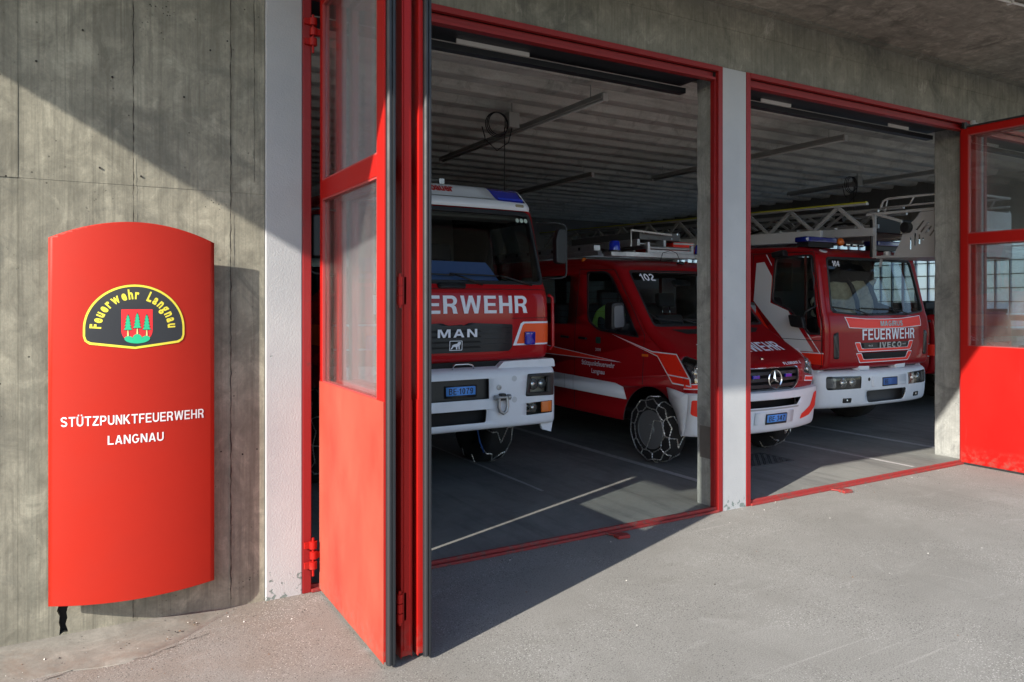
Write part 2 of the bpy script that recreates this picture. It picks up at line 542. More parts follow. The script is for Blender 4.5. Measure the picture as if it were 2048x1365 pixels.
def ground_mat():
    m, n, b, out = newmat('apron_concrete'); t = NT(m); co = t.coord()
    a = t.noise(co, 0.7, 8, 0.6, 0.4)
    col = t.mix(t.rng(a, 0.35, 0.65), (0.25, 0.245, 0.23), (0.32, 0.314, 0.298))
    # brown wash along the foot of the wall
    z = t.node('ShaderNodeSeparateXYZ'); t.put(z.inputs[0], co)
    br = t.math('MULTIPLY', t.rng(z.outputs['X'], 0.6, 2.2, 1, 0, True), t.rng(t.noise(co, 1.7, 7, 0.65, 0.5), 0.36, 0.62))
    col = t.mix(t.math('MULTIPLY', br, 0.65), col, (0.24, 0.19, 0.15))
    st = t.noise(t.mapv(co, (0.5, 1, 1), (3, 1, 0)), 2.6, 9, 0.72, 0.6)
    col = t.mix(t.rng(st, 0.52, 0.72, 0, 0.45), col, (0.20, 0.19, 0.17))
    st2 = t.noise(t.mapv(co, (0.6, 1, 1), (9, 4, 0)), 3.4, 9, 0.75, 0.8)
    col = t.mix(t.rng(st2, 0.57, 0.70, 0, 0.5), col, (0.46, 0.455, 0.44))
    sf = t.noise(t.mapv(co, (0.45, 22, 1), (2, 3, 0)), 1.0, 4, 0.55, 0.25)
    sm_ = t.rng(t.noise(t.mapv(co, (1, 1, 1), (6, 6, 0)), 0.9, 3), 0.48, 0.62)
    col = t.mix(t.math('MULTIPLY', t.rng(sf, 0.63, 0.70, 0, 0.5), sm_), col, (0.47, 0.46, 0.44))
    tm = t.noise(t.mapv(co, (3.2, 0.35, 1), (1, 9, 0)), 1.0, 6, 0.6, 0.5)
    col = t.mix(t.rng(tm, 0.56, 0.72, 0, 0.4), col, (0.17, 0.162, 0.15))
    fine = t.noise(co, 140, 4, 0.75)
    col = t.mix(t.rng(fine, 0.36, 0.64, 0, 0.85), col, (0.14, 0.136, 0.128))
    v1 = t.vor(co, 75); s1 = t.math('MULTIPLY', t.math('LESS_THAN', v1.outputs['Distance'], 0.26), t.rng(t.noise(co, 1.4, 6, 0.65), 0.46, 0.64))
    col = t.mix(t.math('MULTIPLY', s1, 0.6), col, (0.56, 0.55, 0.53))
    v2 = t.vor(t.mapv(co, (1, 1, 1), (4, 2, 0)), 62); s2 = t.math('MULTIPLY', t.math('LESS_THAN', v2.outputs['Distance'], 0.22), t.rng(t.noise(co, 1.3, 5), 0.36, 0.55))
    col = t.mix(t.math('MULTIPLY', s2, 0.75), col, (0.06, 0.06, 0.055))
    t.put(b.inputs['Base Color'], col); b.inputs['Roughness'].default_value = 0.88; b.inputs['Specular IOR Level'].default_value = 0.25
    h = t.math('ADD', t.math('MULTIPLY', fine, 0.8), t.math('SUBTRACT', t.math('MULTIPLY', s1, 0.3), t.math('MULTIPLY', s2, 0.6)))
    t.put(b.inputs['Normal'], t.bump(h, 0.5, 0.006))
    return m
M['ground'] = ground_mat()

def floor_mat():
    m, n, b, out = newmat('garage_floor_concrete'); t = NT(m); co = t.coord()
    a = t.noise(co, 0.8, 8, 0.62, 0.5)
    col = t.mix(t.rng(a, 0.35, 0.65), (0.15, 0.153, 0.148), (0.235, 0.24, 0.226))
    tr = t.noise(t.mapv(co, (5, 0.5, 1)), 1.2, 7, 0.7, 0.3)
    col = t.mix(t.rng(tr, 0.5, 0.72, 0, 0.6), col, (0.055, 0.057, 0.06))
    sc_ = t.noise(t.mapv(co, (1, 1, 1), (2, 5, 1)), 3.0, 10, 0.78, 1.0)
    col = t.mix(t.rng(sc_, 0.58, 0.68, 0, 0.5), col, (0.33, 0.335, 0.32))
    v1 = t.vor(co, 60); s1 = t.math('MULTIPLY', t.math('LESS_THAN', v1.outputs['Distance'], 0.15), t.rng(t.noise(co, 2.4, 5), 0.5, 0.62))
    col = t.mix(t.math('MULTIPLY', s1, 0.6), col, (0.5, 0.5, 0.48))
    t.put(b.inputs['Base Color'], col)
    t.put(b.inputs['Roughness'], t.rng(sc_, 0.3, 0.7, 0.42, 0.7)); b.inputs['Specular IOR Level'].default_value = 0.35
    t.put(b.inputs['Normal'], t.bump(t.noise(co, 90, 4, 0.7), 0.2, 0.004))
    return m
M['floor'] = floor_mat()

def worn_paint(name, col, wear_col, wear=0.5, rough=0.6, scale=14):
    m, n, b, out = newmat(name); t = NT(m); co = t.coord()
    w_ = t.noise(co, scale, 9, 0.75)
    c = t.mix(t.rng(w_, 0.62-wear*0.2, 0.72-wear*0.15), col, wear_col)
    t.put(b.inputs['Base Color'], c); b.inputs['Roughness'].default_value = rough
    t.put(b.inputs['Normal'], t.bump(w_, 0.15, 0.003))
    return m
M['line'] = worn_paint('line_paint', (0.42, 0.42, 0.42), (0.20, 0.20, 0.20), 0.45, 0.6, 18)

def door_red(name, c1, c2, rough=0.42):
    m, n, b, out = newmat(name); t = NT(m); co = t.coord()
    a = t.noise(t.mapv(co, (1, 1, 0.5)), 1.4, 5, 0.6)
    col = t.mix(t.rng(a, 0.3, 0.7), c1, c2)
    d = t.noise(t.mapv(co, (9, 9, 0.6)), 1.5, 6, 0.7)
    col = t.mix(t.rng(d, 0.62, 0.75, 0, 0.35), col, (0.22, 0.03, 0.03))
    scr = t.noise(t.mapv(co, (60, 60, 2.2), (1, 4, 2)), 1.0, 3, 0.5)
    scm = t.rng(t.noise(co, 2.2, 4), 0.52, 0.66)
    col = t.mix(t.math('MULTIPLY', t.rng(scr, 0.66, 0.72, 0, 0.4), scm), col, (0.20, 0.03, 0.03))
    z = t.node('ShaderNodeSeparateXYZ'); t.put(z.inputs[0], co)
    g = t.math('MULTIPLY', t.rng(z.outputs['Z'], 0.02, 0.22, 1, 0), t.rng(t.noise(co, 18, 7, 0.7), 0.45, 0.7))
    col = t.mix(t.math('MULTIPLY', g, 0.75), col, (0.16, 0.10, 0.08))
    t.put(b.inputs['Base Color'], col); t.put(b.inputs['Roughness'], t.rng(a, 0.3, 0.7, rough*0.85, rough*1.2))
    b.inputs['Specular IOR Level'].default_value = 0.25
    t.put(b.inputs['Normal'], t.bump(t.noise(co, 220, 2), 0.05, 0.002))
    return m
M['door'] = door_red('door_red_paint', (0.31, 0.006, 0.005), (0.37, 0.009, 0.006))
M['frame'] = worn_paint('frame_red_paint', (0.23, 0.007, 0.008), (0.15, 0.013, 0.013), 0.2, 0.5, 9)
M['rail'] = worn_paint('rail_red_paint', (0.28, 0.025, 0.024), (0.13, 0.07, 0.06), 0.6, 0.6, 20)
M['sign'] = mat('sign_red_enamel', (0.40, 0.018, 0.008), 0.5, spec=0.25, var=0.05, vscale=3)
M['rubber'] = mat('black_rubber', (0.018, 0.02, 0.024), 0.5, var=0.3, vscale=6)
M['black'] = mat('black_plastic', (0.012, 0.013, 0.015), 0.45)
M['dark'] = mat('dark_void', (0.006, 0.006, 0.007), 0.8)
M['darksteel'] = mat('dark_steel', (0.02, 0.022, 0.026), 0.5, 0.2)
M['pane'] = glass('door_pane', (0.965, 0.98, 0.98), 0.11, 0.0, 0.03)
M['vred'] = mat('fire_red_paint', (0.38, 0.006, 0.010), 0.4, coat=0.5, spec=0.15)
M['vred2'] = mat('dark_red_paint', (0.29, 0.004, 0.008), 0.4, coat=0.4, spec=0.12)
M['vwhite'] = mat('white_paint', (0.72, 0.74, 0.78), 0.35, coat=0.5)
M['bumper'] = mat('white_bumper', (0.74, 0.77, 0.83), 0.45, coat=0.2, var=0.05, vscale=5)
M['decal'] = mat('reflective_white', (0.80, 0.83, 0.92), 0.5)
M['glow'] = mat('luminous_red_film', (0.95, 0.03, 0.012), 0.45)
M['orange'] = mat('luminous_orange_film', (0.9, 0.10, 0.012), 0.45)
M['wind'] = glass('windscreen', (0.60, 0.65, 0.65), 0.045)
M['lens'] = glass('lamp_lens', (0.9, 0.92, 0.92), 0.06)
M['bowl'] = mat('lamp_reflector', (0.80, 0.80, 0.79), 0.2, 0.8)
M['chrome'] = mat('chrome', (0.75, 0.76, 0.78), 0.12, 1.0)
M['alu'] = mat('aluminium', (0.55, 0.56, 0.57), 0.38, 0.85, var=0.12, vscale=9)
M['steel'] = mat('galvanised_steel', (0.42, 0.43, 0.44), 0.42, 0.8, var=0.15, vscale=12)
M['ladder'] = mat('grey_ladder_paint', (0.42, 0.43, 0.45), 0.45, 0.1, var=0.08)
M['yellow'] = mat('yellow_strip', (0.45, 0.47, 0.03), 0.5)
M['blue'] = mat('blue_lamp_lens', (0.012, 0.03, 0.42), 0.12, coat=0.8)
M['amber'] = mat('amber_lens', (0.75, 0.17, 0.02), 0.2, coat=0.5)
M['plate'] = mat('blue_number_plate', (0.10, 0.33, 0.85), 0.45)
M['ink'] = mat('black_ink', (0.008, 0.009, 0.012), 0.5)
M['grille'] = mat('anthracite_grille', (0.018, 0.020, 0.024), 0.5, var=0.1)
M['tyre'] = mat('tyre_rubber', (0.016, 0.016, 0.017), 0.8, bump=0.2, bscale=40)
M['rim'] = mat('grey_wheel_rim', (0.30, 0.31, 0.32), 0.42, 0.6)
M['chain'] = mat('chain_steel', (0.52, 0.52, 0.51), 0.36, 0.75)
M['seat'] = mat('grey_seat_cloth', (0.045, 0.045, 0.05), 0.9)
M['hivis'] = mat('lime_cloth', (0.25, 0.42, 0.08), 0.9, bump=0.4, bscale=25)
M['jacket'] = mat('sand_cloth', (0.62, 0.56, 0.41), 0.85, var=0.3, vscale=14, bump=0.6, bscale=18)
M['lining'] = mat('pale_cab_lining', (0.22, 0.22, 0.22), 0.8)
M['badgeblack'] = mat('badge_black', (0.020, 0.022, 0.028), 0.3, coat=0.5)
M['badgeyellow'] = mat('badge_yellow', (0.78, 0.68, 0.06), 0.45)
M['badgered'] = mat('badge_red', (0.85, 0.025, 0.03), 0.45)
M['badgegreen'] = mat('badge_green', (0.02, 0.48, 0.24), 0.45)
M['trunk'] = mat('badge_trunk', (0.80, 0.66, 0.25), 0.5)
M['letter'] = mat('white_letters', (0.78, 0.78, 0.80), 0.45)
M['grey'] = mat('grey_fixture', (0.40, 0.41, 0.39), 0.55, var=0.1)
M['tubewhite'] = mat('white_tube', (0.6, 0.6, 0.58), 0.4)

# ------------------------------------------------------------------ block capitals drawn as outlines (unit height)
def _stroke(path, t):
    p = [Vector(q) for q in path]; n = len(p); L = []; Rr = []
    for i in range(n):
        d0 = (p[i]-p[i-1]).normalized() if i > 0 else None
        d1 = (p[i+1]-p[i]).normalized() if i < n-1 else None
        d = d1 if d0 is None else d0 if d1 is None else (d0+d1).normalized()
        k = 1.0
        if d0 is not None and d1 is not None: k = 1/max(0.5, d.dot(d1))
        nn = Vector((-d.y, d.x))*(t/2*k)
        L.append(tuple(p[i]+nn)); Rr.append(tuple(p[i]-nn))
    return L+Rr[::-1]
def _arc(cx, cz, rx, rz, a0, a1, n=10):
    return [(cx+rx*math.cos(R(a0+(a1-a0)*i/n)), cz+rz*math.sin(R(a0+(a1-a0)*i/n))) for i in range(n+1)]
def _glyph(ch, t=0.19, w=0.70):
    """returns (list of (outline, holes)), advance"""
    h = 1.0; s = t*0.86; u = t/2; v = s/2
    if ch == 'I': return [([(0, 0), (t, 0), (t, h), (0, h)], [])], t
    if ch == 'L': return [([(0, 0), (w*.86, 0), (w*.86, s), (t, s), (t, h), (0, h)], [])], w*.86
    if ch == 'E': m = .5; return [([(0, 0), (w*.92, 0), (w*.92, s), (t, s), (t, m-v*.95), (w*.84, m-v*.95), (w*.84, m+v*.95), (t, m+v*.95), (t, h-s), (w*.9, h-s), (w*.9, h), (0, h)], [])], w*.92
    if ch == 'F': m = .49; return [([(0, 0), (t, 0), (t, m-v), (w*.78, m-v), (w*.78, m+v), (t, m+v), (t, h-s), (w*.86, h-s), (w*.86, h), (0, h)], [])], w*.86
    if ch == 'H': return [([(0, 0), (t, 0), (t, .5-v), (w-t, .5-v), (w-t, 0), (w, 0), (w, h), (w-t, h), (w-t, .5+v), (t, .5+v), (t, h), (0, h)], [])], w
    if ch == 'T': c = w/2; return [([(c-u, 0), (c+u, 0), (c+u, h-s), (w, h-s), (w, h), (0, h), (0, h-s), (c-u, h-s)], [])], w
    if ch == 'N': return [([(0, 0), (t, 0), (t, .70), (w-t*1.12, 0), (w, 0), (w, h), (w-t, h), (w-t, .30), (t*1.12, h), (0, h)], [])], w
    if ch == 'M': W_ = w*1.22; c = W_/2; return [([(0, 0), (t*.92, 0), (t*.92, .74), (c-t*.42, 0), (c+t*.42, 0), (W_-t*.92, .74), (W_-t*.92, 0), (W_, 0), (W_, h), (W_-t*1.42, h), (c, .32), (t*1.42, h), (0, h)], [])], W_
    if ch == 'A': W_ = w*1.06; c = W_/2; return [([(0, 0), (t*1.05, 0), (t*1.38, .20), (W_-t*1.38, .20), (W_-t*1.05, 0), (W_, 0), (c+t*.62, h), (c-t*.62, h)], [[(t*1.62, .20+s*.92), (W_-t*1.62, .20+s*.92), (c, .80)]])], W_
    if ch == 'V': W_ = w*1.02; c = W_/2; return [([(c-t*.6, 0), (c+t*.6, 0), (W_, h), (W_-t*1.08, h), (c, .27), (t*1.08, h), (0, h)], [])], W_
    if ch == 'W': W_ = w*1.50; q = W_/4; c = W_/2; return [([(q-t*.5, 0), (q+t*.55, 0), (c, .66), (3*q-t*.55, 0), (3*q+t*.5, 0), (W_, h), (W_-t*1.02, h), (3*q, .30), (c+t*.52, h), (c-t*.52, h), (q, .30), (t*1.02, h), (0, h)], [])], W_
    if ch == 'Z': return [([(0, 0), (w*.94, 0), (w*.94, s), (t*1.32, s), (w*.93, h-s*1.02), (w*.93, h), (.03, h), (.03, h-s), (w*.93-t*1.28, h-s), (0, s*1.02)], [])], w*.94
    if ch == 'K': return [([(0, 0), (t, 0), (t, .30), (t*1.55, .43), (w-t*1.12, 0), (w*1.02+.03, 0), (t*2.25, .58), (w, h), (w-t*1.22, h), (t, .54), (t, h), (0, h)], [])], w*1.05
    if ch == 'X': return [([(0, 0), (t*1.15, 0), (w/2, .36), (w-t*1.15, 0), (w, 0), (w/2+t*.62, .51), (w*.97, h), (w*.97-t*1.15, h), (w/2, .66), (t*1.2, h), (.02, h), (w/2-t*.62, .51)], [])], w
    if ch == 'U': r_ = w/2-u; return [(_stroke([(u, h), (u, .36)]+_arc(w/2, .33, r_, .33-v, 180, 360, 12)+[(w-u, .36), (w-u, h)], t*.96), [])], w
    if ch in 'PR':
        ro = [(0, 0), (t, 0), (t, .40-.02)]
        if ch == 'R': ro = [(0, 0), (t, 0), (t, .40), (w*.40, .40), (w*.55, .36), (w*.62, .27), (w*.66, .05), (w*.70, 0), (w*1.01, 0), (w*.96, .07), (w*.90, .32), (w*.83, .42), (w*.74, .465)]
        else: ro = [(0, 0), (t, 0), (t, .375), (w*.55, .375)]
        zb = .465 if ch == 'R' else .375
        cz = (1.0+zb)/2 if ch == 'P' else .72
        rz = 1.0-cz
        ro += _arc(w*.60, cz, w*.37, rz, -62 if ch == 'R' else -90, 90, 12)+[(0, h)]
        hz0, hz1 = (.55, h-s*.98) if ch == 'R' else (.375+s, h-s)
        ho = [(t, hz0), (w*.56, hz0)]+_arc(w*.56, (hz0+hz1)/2, w*.97-t-w*.56, (hz1-hz0)/2, -90, 90, 8)[1:-1]+[(w*.56, hz1), (t, hz1)]
        return [(ro, [ho])], w
    if ch == 'B':
        ro = [(0, 0), (w*.55, 0)]+_arc(w*.62, .275, w*.36, .275, -90, 66, 9)+_arc(w*.58, .745, w*.36, .255, -55, 90, 9)+[(0, h)]
        h1 = [(t, s), (w*.56, s)]+_arc(w*.58, .28, w*.20, .28-s, -80, 80, 6)+[(w*.56, .56-s*.65), (t, .56-s*.65)]
        h2 = [(t, .56+s*.35), (w*.54, .56+s*.35)]+_arc(w*.55, (.56+s*.35+h-s)/2, w*.18, (h-s-.56-s*.35)/2, -80, 80, 6)+[(w*.54, h-s), (t, h-s)]
        return [(ro, [h1, h2])], w
    if ch in 'O0':
        W_ = w*1.1 if ch == 'O' else w*.86
        return [(_arc(W_/2, .5, W_/2, .515, 0, 345, 23), [_arc(W_/2, .5, W_/2-t, .515-s, 0, 345, 23)])], W_
    if ch == 'C': W_ = w*1.05; return [(_stroke(_arc(W_/2, .5, W_/2-u, .5-v+.01, 42, 318, 22), t*.95), [])], W_
    if ch == 'G': W_ = w*1.08; return [(_stroke(_arc(W_/2, .5, W_/2-u, .5-v+.01, 45, 330, 22)+[(W_-u*1.05, .46), (W_*.56, .46)], t*.9), [])], W_
    if ch == 'S':
        a = _arc(w/2, .735, w/2-u, .265-v+.01, 20, 268, 14); b = _arc(w/2, .270, w/2-u, .270-v+.01, 88, -160, 14)
        return [(_stroke(a+b[1:], t*.92), [])], w
    if ch == '1': return [([(w*.30, 0), (w*.30+t, 0), (w*.30+t, h), (w*.34, h), (w*.26, .86), (.04, .80), (.04, .66), (w*.30, .68)], [])], w*.62
    if ch == '2': return [(_stroke(_arc(w*.42, .70, w*.42-u, .30-v, 170, -35, 12)+[(w*.30, .34), (u*1.1, v+.10), (u*1.3, v)], t*.92), []), ([(u*1.3, 0), (w*.84, 0), (w*.84, s), (u*1.3, s*1.0)], [])][:1]+[([(u*.4, -0.001), (w*.84, -0.001), (w*.84, s), (u*.4+.12, s)], [])], w*.86
    if ch == '3':
        a = _arc(w*.42, .735, w*.42-u, .265-v, 165, -80, 12); b = _arc(w*.42, .275, w*.42-u, .275-v, 80, -165, 12)
        return [(_stroke(a+b, t*.9), [])], w*.84
    if ch == '4': return [([(w*.52, 0), (w*.52+t, 0), (w*.52+t, .22), (w*.95, .22), (w*.95, .22+s), (w*.52+t, .22+s), (w*.52+t, h), (w*.50, h), (0, .40), (0, .22), (w*.52, .22)], [[(t*.9, .22+s), (w*.52, .22+s), (w*.52, .78)]])], w*.95
    if ch == '7': return [([(w*.20, 0), (w*.20+t*1.05, 0), (w*.45, .40), (w*.86, h-s), (w*.86, h), (0, h), (0, h-s), (w*.86-t*1.15, h-s), (w*.28, .40)], [])], w*.86
    if ch == '9': return [(_stroke([(x, z) for (x, z) in _arc(w*.42, .675, w*.42-u, .325-v, -50, -358, 18)]+[(w*.84-u, .5), (w*.80-u, .25), (w*.58, v*1.1), (w*.36, v), (w*.14, .17)], t*.82), [])], w*.84
    if ch == '8': return [(_arc(w*.43, .74, w*.40, .265, -50, 230, 18)+_arc(w*.43, .28, w*.43, .285, 128, 412, 20), [_arc(w*.43, .75, w*.40-t*.95, .265-s, 0, 330, 11), _arc(w*.43, .28, w*.43-t, .285-s, 0, 330, 11)])], w*.86
    if ch == '·': return [([(0, .42), (t*.8, .42), (t*.8, .58), (0, .58)], [])], t*.8
    if ch == 'Ü':
        g, a = _glyph('U', t, w)
        for c in (w*.27, w*.73): g = g+[([(c-u*.85, 1.07), (c+u*.85, 1.07), (c+u*.85, 1.07+s), (c-u*.85, 1.07+s)], [])]
        return g, a
    if ch == ' ': return [], .28
    return _glyph('O', t, w)

def caps(name, mat_, parent, body, fn, cx, z0, width, height, t=0.19, w=0.70, gap=0.13, cuts=0, out=(0, -1, 0)):
    x = 0.0; FL = []; FA = []
    for ch in body:
        gl, adv = _glyph(ch, t, w)
        for ol, hs in gl:
            loops = [[Vector((p[0]+x, p[1], 0)) for p in l] for l in [ol]+hs]
            tr = tessellate_polygon(loops); o = len(FL)
            FL += [p for l in loops for p in l]; FA += [tuple(i+o for i in f) for f in tr]
        x += adv+gap
    x -= gap
    flat = [Vector((cx+(p.x/x-0.5)*width, z0+p.y*height, 0)) for p in FL]
    xs = frange(cx-width/2, cx+width/2, width/cuts) if cuts else ()
    ys = frange(z0, z0+height, height/max(2, cuts//4)) if cuts else ()
    v2, f2 = cut_map(flat, FA, fn, xs, ys, out)
    return obj_from(name, v2, f2, mat_, parent)

# ------------------------------------------------------------------ ground, floor
def grid_sheet(name, mat_, x0, x1, y0, y1, z, parent=None):
    return obj_from(name, [(x0, y0, z), (x1, y0, z), (x1, y1, z), (x0, y1, z)], [(0, 1, 2, 3)], mat_, parent)

gr = grid_sheet('ground', M['ground'], -600, 600, -600, 600, 0.0)
tag(gr, kind='structure')
fl = grid_sheet('garage_floor', M['floor'], 0.9, 14.5, 0.0, 13.0, 0.006)
tag(fl, kind='structure')
def floor_line(x, y0, y1, w_=0.085, z=0.010):
    jit = [(x-w_/2+random.uniform(-.006, .006), x+w_/2+random.uniform(-.006, .006), y0+(y1-y0)*i/12) for i in range(13)]
    vs = []; fs = []
    for a, b_, y in jit: vs += [(a, y, z), (b_, y, z)]
    for i in range(12): fs.append((2*i, 2*i+1, 2*i+3, 2*i+2))
    obj_from('floor_line', vs, fs, M['line'], fl)
floor_line(5.325, 0.45, 9.0)
floor_line(9.04, 0.5, 9.0)
floor_line(7.78, 0.15, 7.0, 0.07)
floor_line(3.78, 1.3, 5.0, 0.035)
# checker plate inspection covers in the floor
M['covermetal'] = mat('worn_cover_steel', (0.09, 0.095, 0.10), 0.6, 0.4, var=0.2, vscale=12)
def cover(x0, x1, y0, y1):
    mb = MB().box(x0, x1, y0, y1, 0.005, 0.011)
    for i in range(int((x1-x0)/0.045)):
        for j in range(int((y1-y0)/0.045)):
            cx_, cy_ = x0+0.025+i*0.045, y0+0.025+j*0.045
            a = 1 if (i+j) % 2 else -1
            mb.bar((cx_-0.012, cy_-0.012*a, 0.0125), (cx_+0.012, cy_+0.012*a, 0.0125), 0.006, 0.005)
    mb.build('floor_cover', M['covermetal'], fl)
cover(6.25, 6.95, 1.02, 1.5)
# raised cement haunch along the foot of the wall
ha = []
xs_ = [-7.0, -4.0, -2.0, -1.0, -0.6, -0.35, -0.2, -0.05, 0.08, 0.2, 0.32, 0.45, 0.55, 0.65, 0.72, 0.78]
for i, x in enumerate(xs_):
    wd = (0.40+random.uniform(-.035, .035))*(1.0 if x < 0.3 else max(0.08, 1-(x-0.3)/0.52))
    hh = 0.020*(1.0 if x < 0.3 else max(0.10, 1-(x-0.3)/0.52))
    ha.append((x, wd, hh))
vs = []; fs = []
for (x, wd, hh) in ha:
    vs += [(x, -0.001, hh+0.008*hh/0.02-(0.004 if x > 0.7 else 0)), (x, -min(0.12, wd*0.4), hh*0.85-(0.004 if x > 0.7 else 0)), (x, -max(0.02, wd-0.05), hh*0.30), (x, -wd-0.02, 0.004), (x+0.01, -wd-0.03, -0.01)]
for i in range(len(ha)-1):
    for k in range(4): fs.append((i*5+k, i*5+k+1, (i+1)*5+k+1, (i+1)*5+k))
M['haunch'] = concrete('haunch_cement', (0.22, 0.208, 0.185), (0.31, 0.295, 0.262), streak=0.0, pores=0.5, blotch=0.6, blotch_col=(0.21, 0.16, 0.125), mid=0.6)
tag(obj_from('cement_kerb', vs, fs, M['haunch'], None, smooth=50), kind='structure')
M['crack'] = mat('crack_dark', (0.025, 0.022, 0.02), 0.9)
def crack(pts, wd, parent=None, z=0.004):
    vs = []; fs = []
    P = []
    for i in range(len(pts)-1):
        a = Vector(pts[i]); b_ = Vector(pts[i+1])
        for k in range(6):
            q = a.lerp(b_, k/6)
            P.append((q.x+random.uniform(-.008, .008), q.y+random.uniform(-.008, .008), q.z if len(q) > 2 else z))
    P.append(tuple(pts[-1]) if len(pts[-1]) > 2 else (*pts[-1], z))
    for i, p in enumerate(P):
        h = wd*random.uniform(0.25, 1.0)*(0.3 if i in (0, len(P)-1) else 1)
        vs += [(p[0], p[1]-h, p[2]), (p[0], p[1]+h, p[2])]
    for i in range(len(P)-1): fs.append((2*i, 2*i+1, 2*i+3, 2*i+2))
    return obj_from('ground_crack', vs, fs, M['crack'], gr)
crack([(-0.9, -0.47), (-0.45, -0.47), (-0.2, -0.455)], 0.006)
crack([(-0.16, -0.452), (0.0, -0.40), (0.07, -0.425), (0.3, -0.435), (0.45, -0.37), (0.62, -0.30)], 0.003)

# grit that has gathered by the wall and the sills
gm = MB()
for i in range(420):
    if i < 160: x, y = random.uniform(-0.8, 1.2), -abs(random.gauss(0, 0.25))-0.02
    elif i < 300: x, y = random.uniform(1.6, 9.0), -0.04-abs(random.gauss(0, 0.12))
    else: x, y = random.uniform(0.2, 7.5), random.uniform(-3.2, -0.1)
    r_ = random.choice((0.002, 0.0025, 0.003, 0.004, 0.006))
    zz = 0.012 if (x < 0.6 and y > -0.40) else 0.0
    pts = []
    for k in range(5):
        a = 2*math.pi*k/5+random.random()
        pts.append((x+r_*math.cos(a)*random.uniform(.7, 1.3), y+r_*math.sin(a)*random.uniform(.7, 1.3), zz+0.0005))
    pts.append((x, y, zz+r_*random.uniform(.8, 1.4)))
    gm.add(pts, [(0, 1, 5), (1, 2, 5), (2, 3, 5), (3, 4, 5), (4, 0, 5)], random.randint(0, 2))
gmo = gm.build('grit', [mat('grit_pale', (0.5, 0.49, 0.46), 0.9), mat('grit_dark', (0.05, 0.045, 0.04), 0.9), mat('grit_brown', (0.17, 0.11, 0.07), 0.9)])
tag(gmo, 'loose grit scattered on the forecourt along wall and sills', 'grit', kind='stuff')

# ------------------------------------------------------------------ the fire station
fs_ = thing('fire_station', 'grey concrete fire station with red framed vehicle bays and wide canopy', 'building')
# formwork panels of the left wall
core = box('wall_core', M['dark'], fs_, -9.0, 0.97, 0.035, 0.30, -0.05, 4.34)
wall_x = [-9.0, -7.6, -6.2, -4.9, -3.6, -2.6, -1.7, -0.86, -0.27, 0.068, 0.262, 0.772, 0.966]
HOLE = [(-0.095, 0.215), (-0.045, 0.22), (-0.048, 0.165), (-0.054, 0.14), (-0.050, 0.11), (-0.058, 0.08), (-0.050, 0.055), (-0.047, 0.036), (-0.066, 0.040), (-0.088, 0.028), (-0.084, 0.07), (-0.090, 0.095), (-0.086, 0.13), (-0.099, 0.16), (-0.091, 0.185)]
def wall_panel(x0, x1, z0, z1, y, hole=None):
    ol = [(x0+0.0005, z0), (x1-0.0005, z0), (x1-0.0005, z1), (x0+0.0005, z1)]
    o = sheet('wall_panel', M['wall'], fs_, ol, lambda a, b_: (a, y, b_), [hole] if hole else [], (), (), (0, -1, 0), solid=0.045 if hole else 0.033, smooth=False)
    return o
for i in range(len(wall_x)-1):
    a, b_ = wall_x[i], wall_x[i+1]
    zj = 2.437
    wall_panel(a, b_, -0.03, zj-0.0003, random.uniform(-0.0015, 0.0), HOLE if a < -0.09 < b_ else None)
    wall_panel(a, b_, zj+0.0003, 4.34, random.uniform(-0.004, -0.002))
# the ragged seam and tie marks
def seam(x, z0, z1, wd=0.004):
    vs = []; fs = []; n_ = int((z1-z0)/0.03)
    for i in range(n_+1):
        z = z0+(z1-z0)*i/n_
        h = wd*random.uniform(0.2, 1.1); o = random.uniform(-.003, .003)
        vs += [(x+o-h, -0.009, z), (x+o+h, -0.009, z)]
    for i in range(n_): fs.append((2*i, 2*i+1, 2*i+3, 2*i+2))
    obj_from('seam', vs, fs, M['crack'], fs_)
seam(0.262, 0.05, 3.9, 0.0024)
seam(0.772, 0.05, 4.2, 0.0030)
seam(0.905, 2.5, 4.2, 0.0018)
for (x, z) in [(0.10, 2.52), (0.30, 2.49), (0.16, 3.02), (-0.19, 3.05), (0.52, 2.96), (0.02, 3.25), (0.66, 3.25)]:
    MB().lathe((x, -0.0095, z), (0, 1, 0), [(0, 0.0), (0.0, 0.0055), (0.006, 0.005)], 10).build('tie_hole', M['crack'], fs_)

PIER = [(0.968, 1.19, False)]
box('pier', M['plaster'], fs_, 0.969, 1.1895, -0.012, 0.30, -0.02, 3.80, bevel=0.008)
box('pillar', M['plaster'], fs_, 4.762, 5.048, -0.012, 0.0655, -0.02, 3.80, bevel=0.006)
box('pillar', M['plaster'], fs_, 8.57, 8.86, -0.010, 0.0655, -0.02, 3.80, bevel=0.006)
box('pillar', M['plaster'], fs_, 12.40, 12.66, -0.010, 0.30, -0.02, 3.80, bevel=0.006)
box('pillar', M['plaster'], fs_, 14.30, 14.80, -0.010, 0.30, -0.02, 3.80, bevel=0.006)
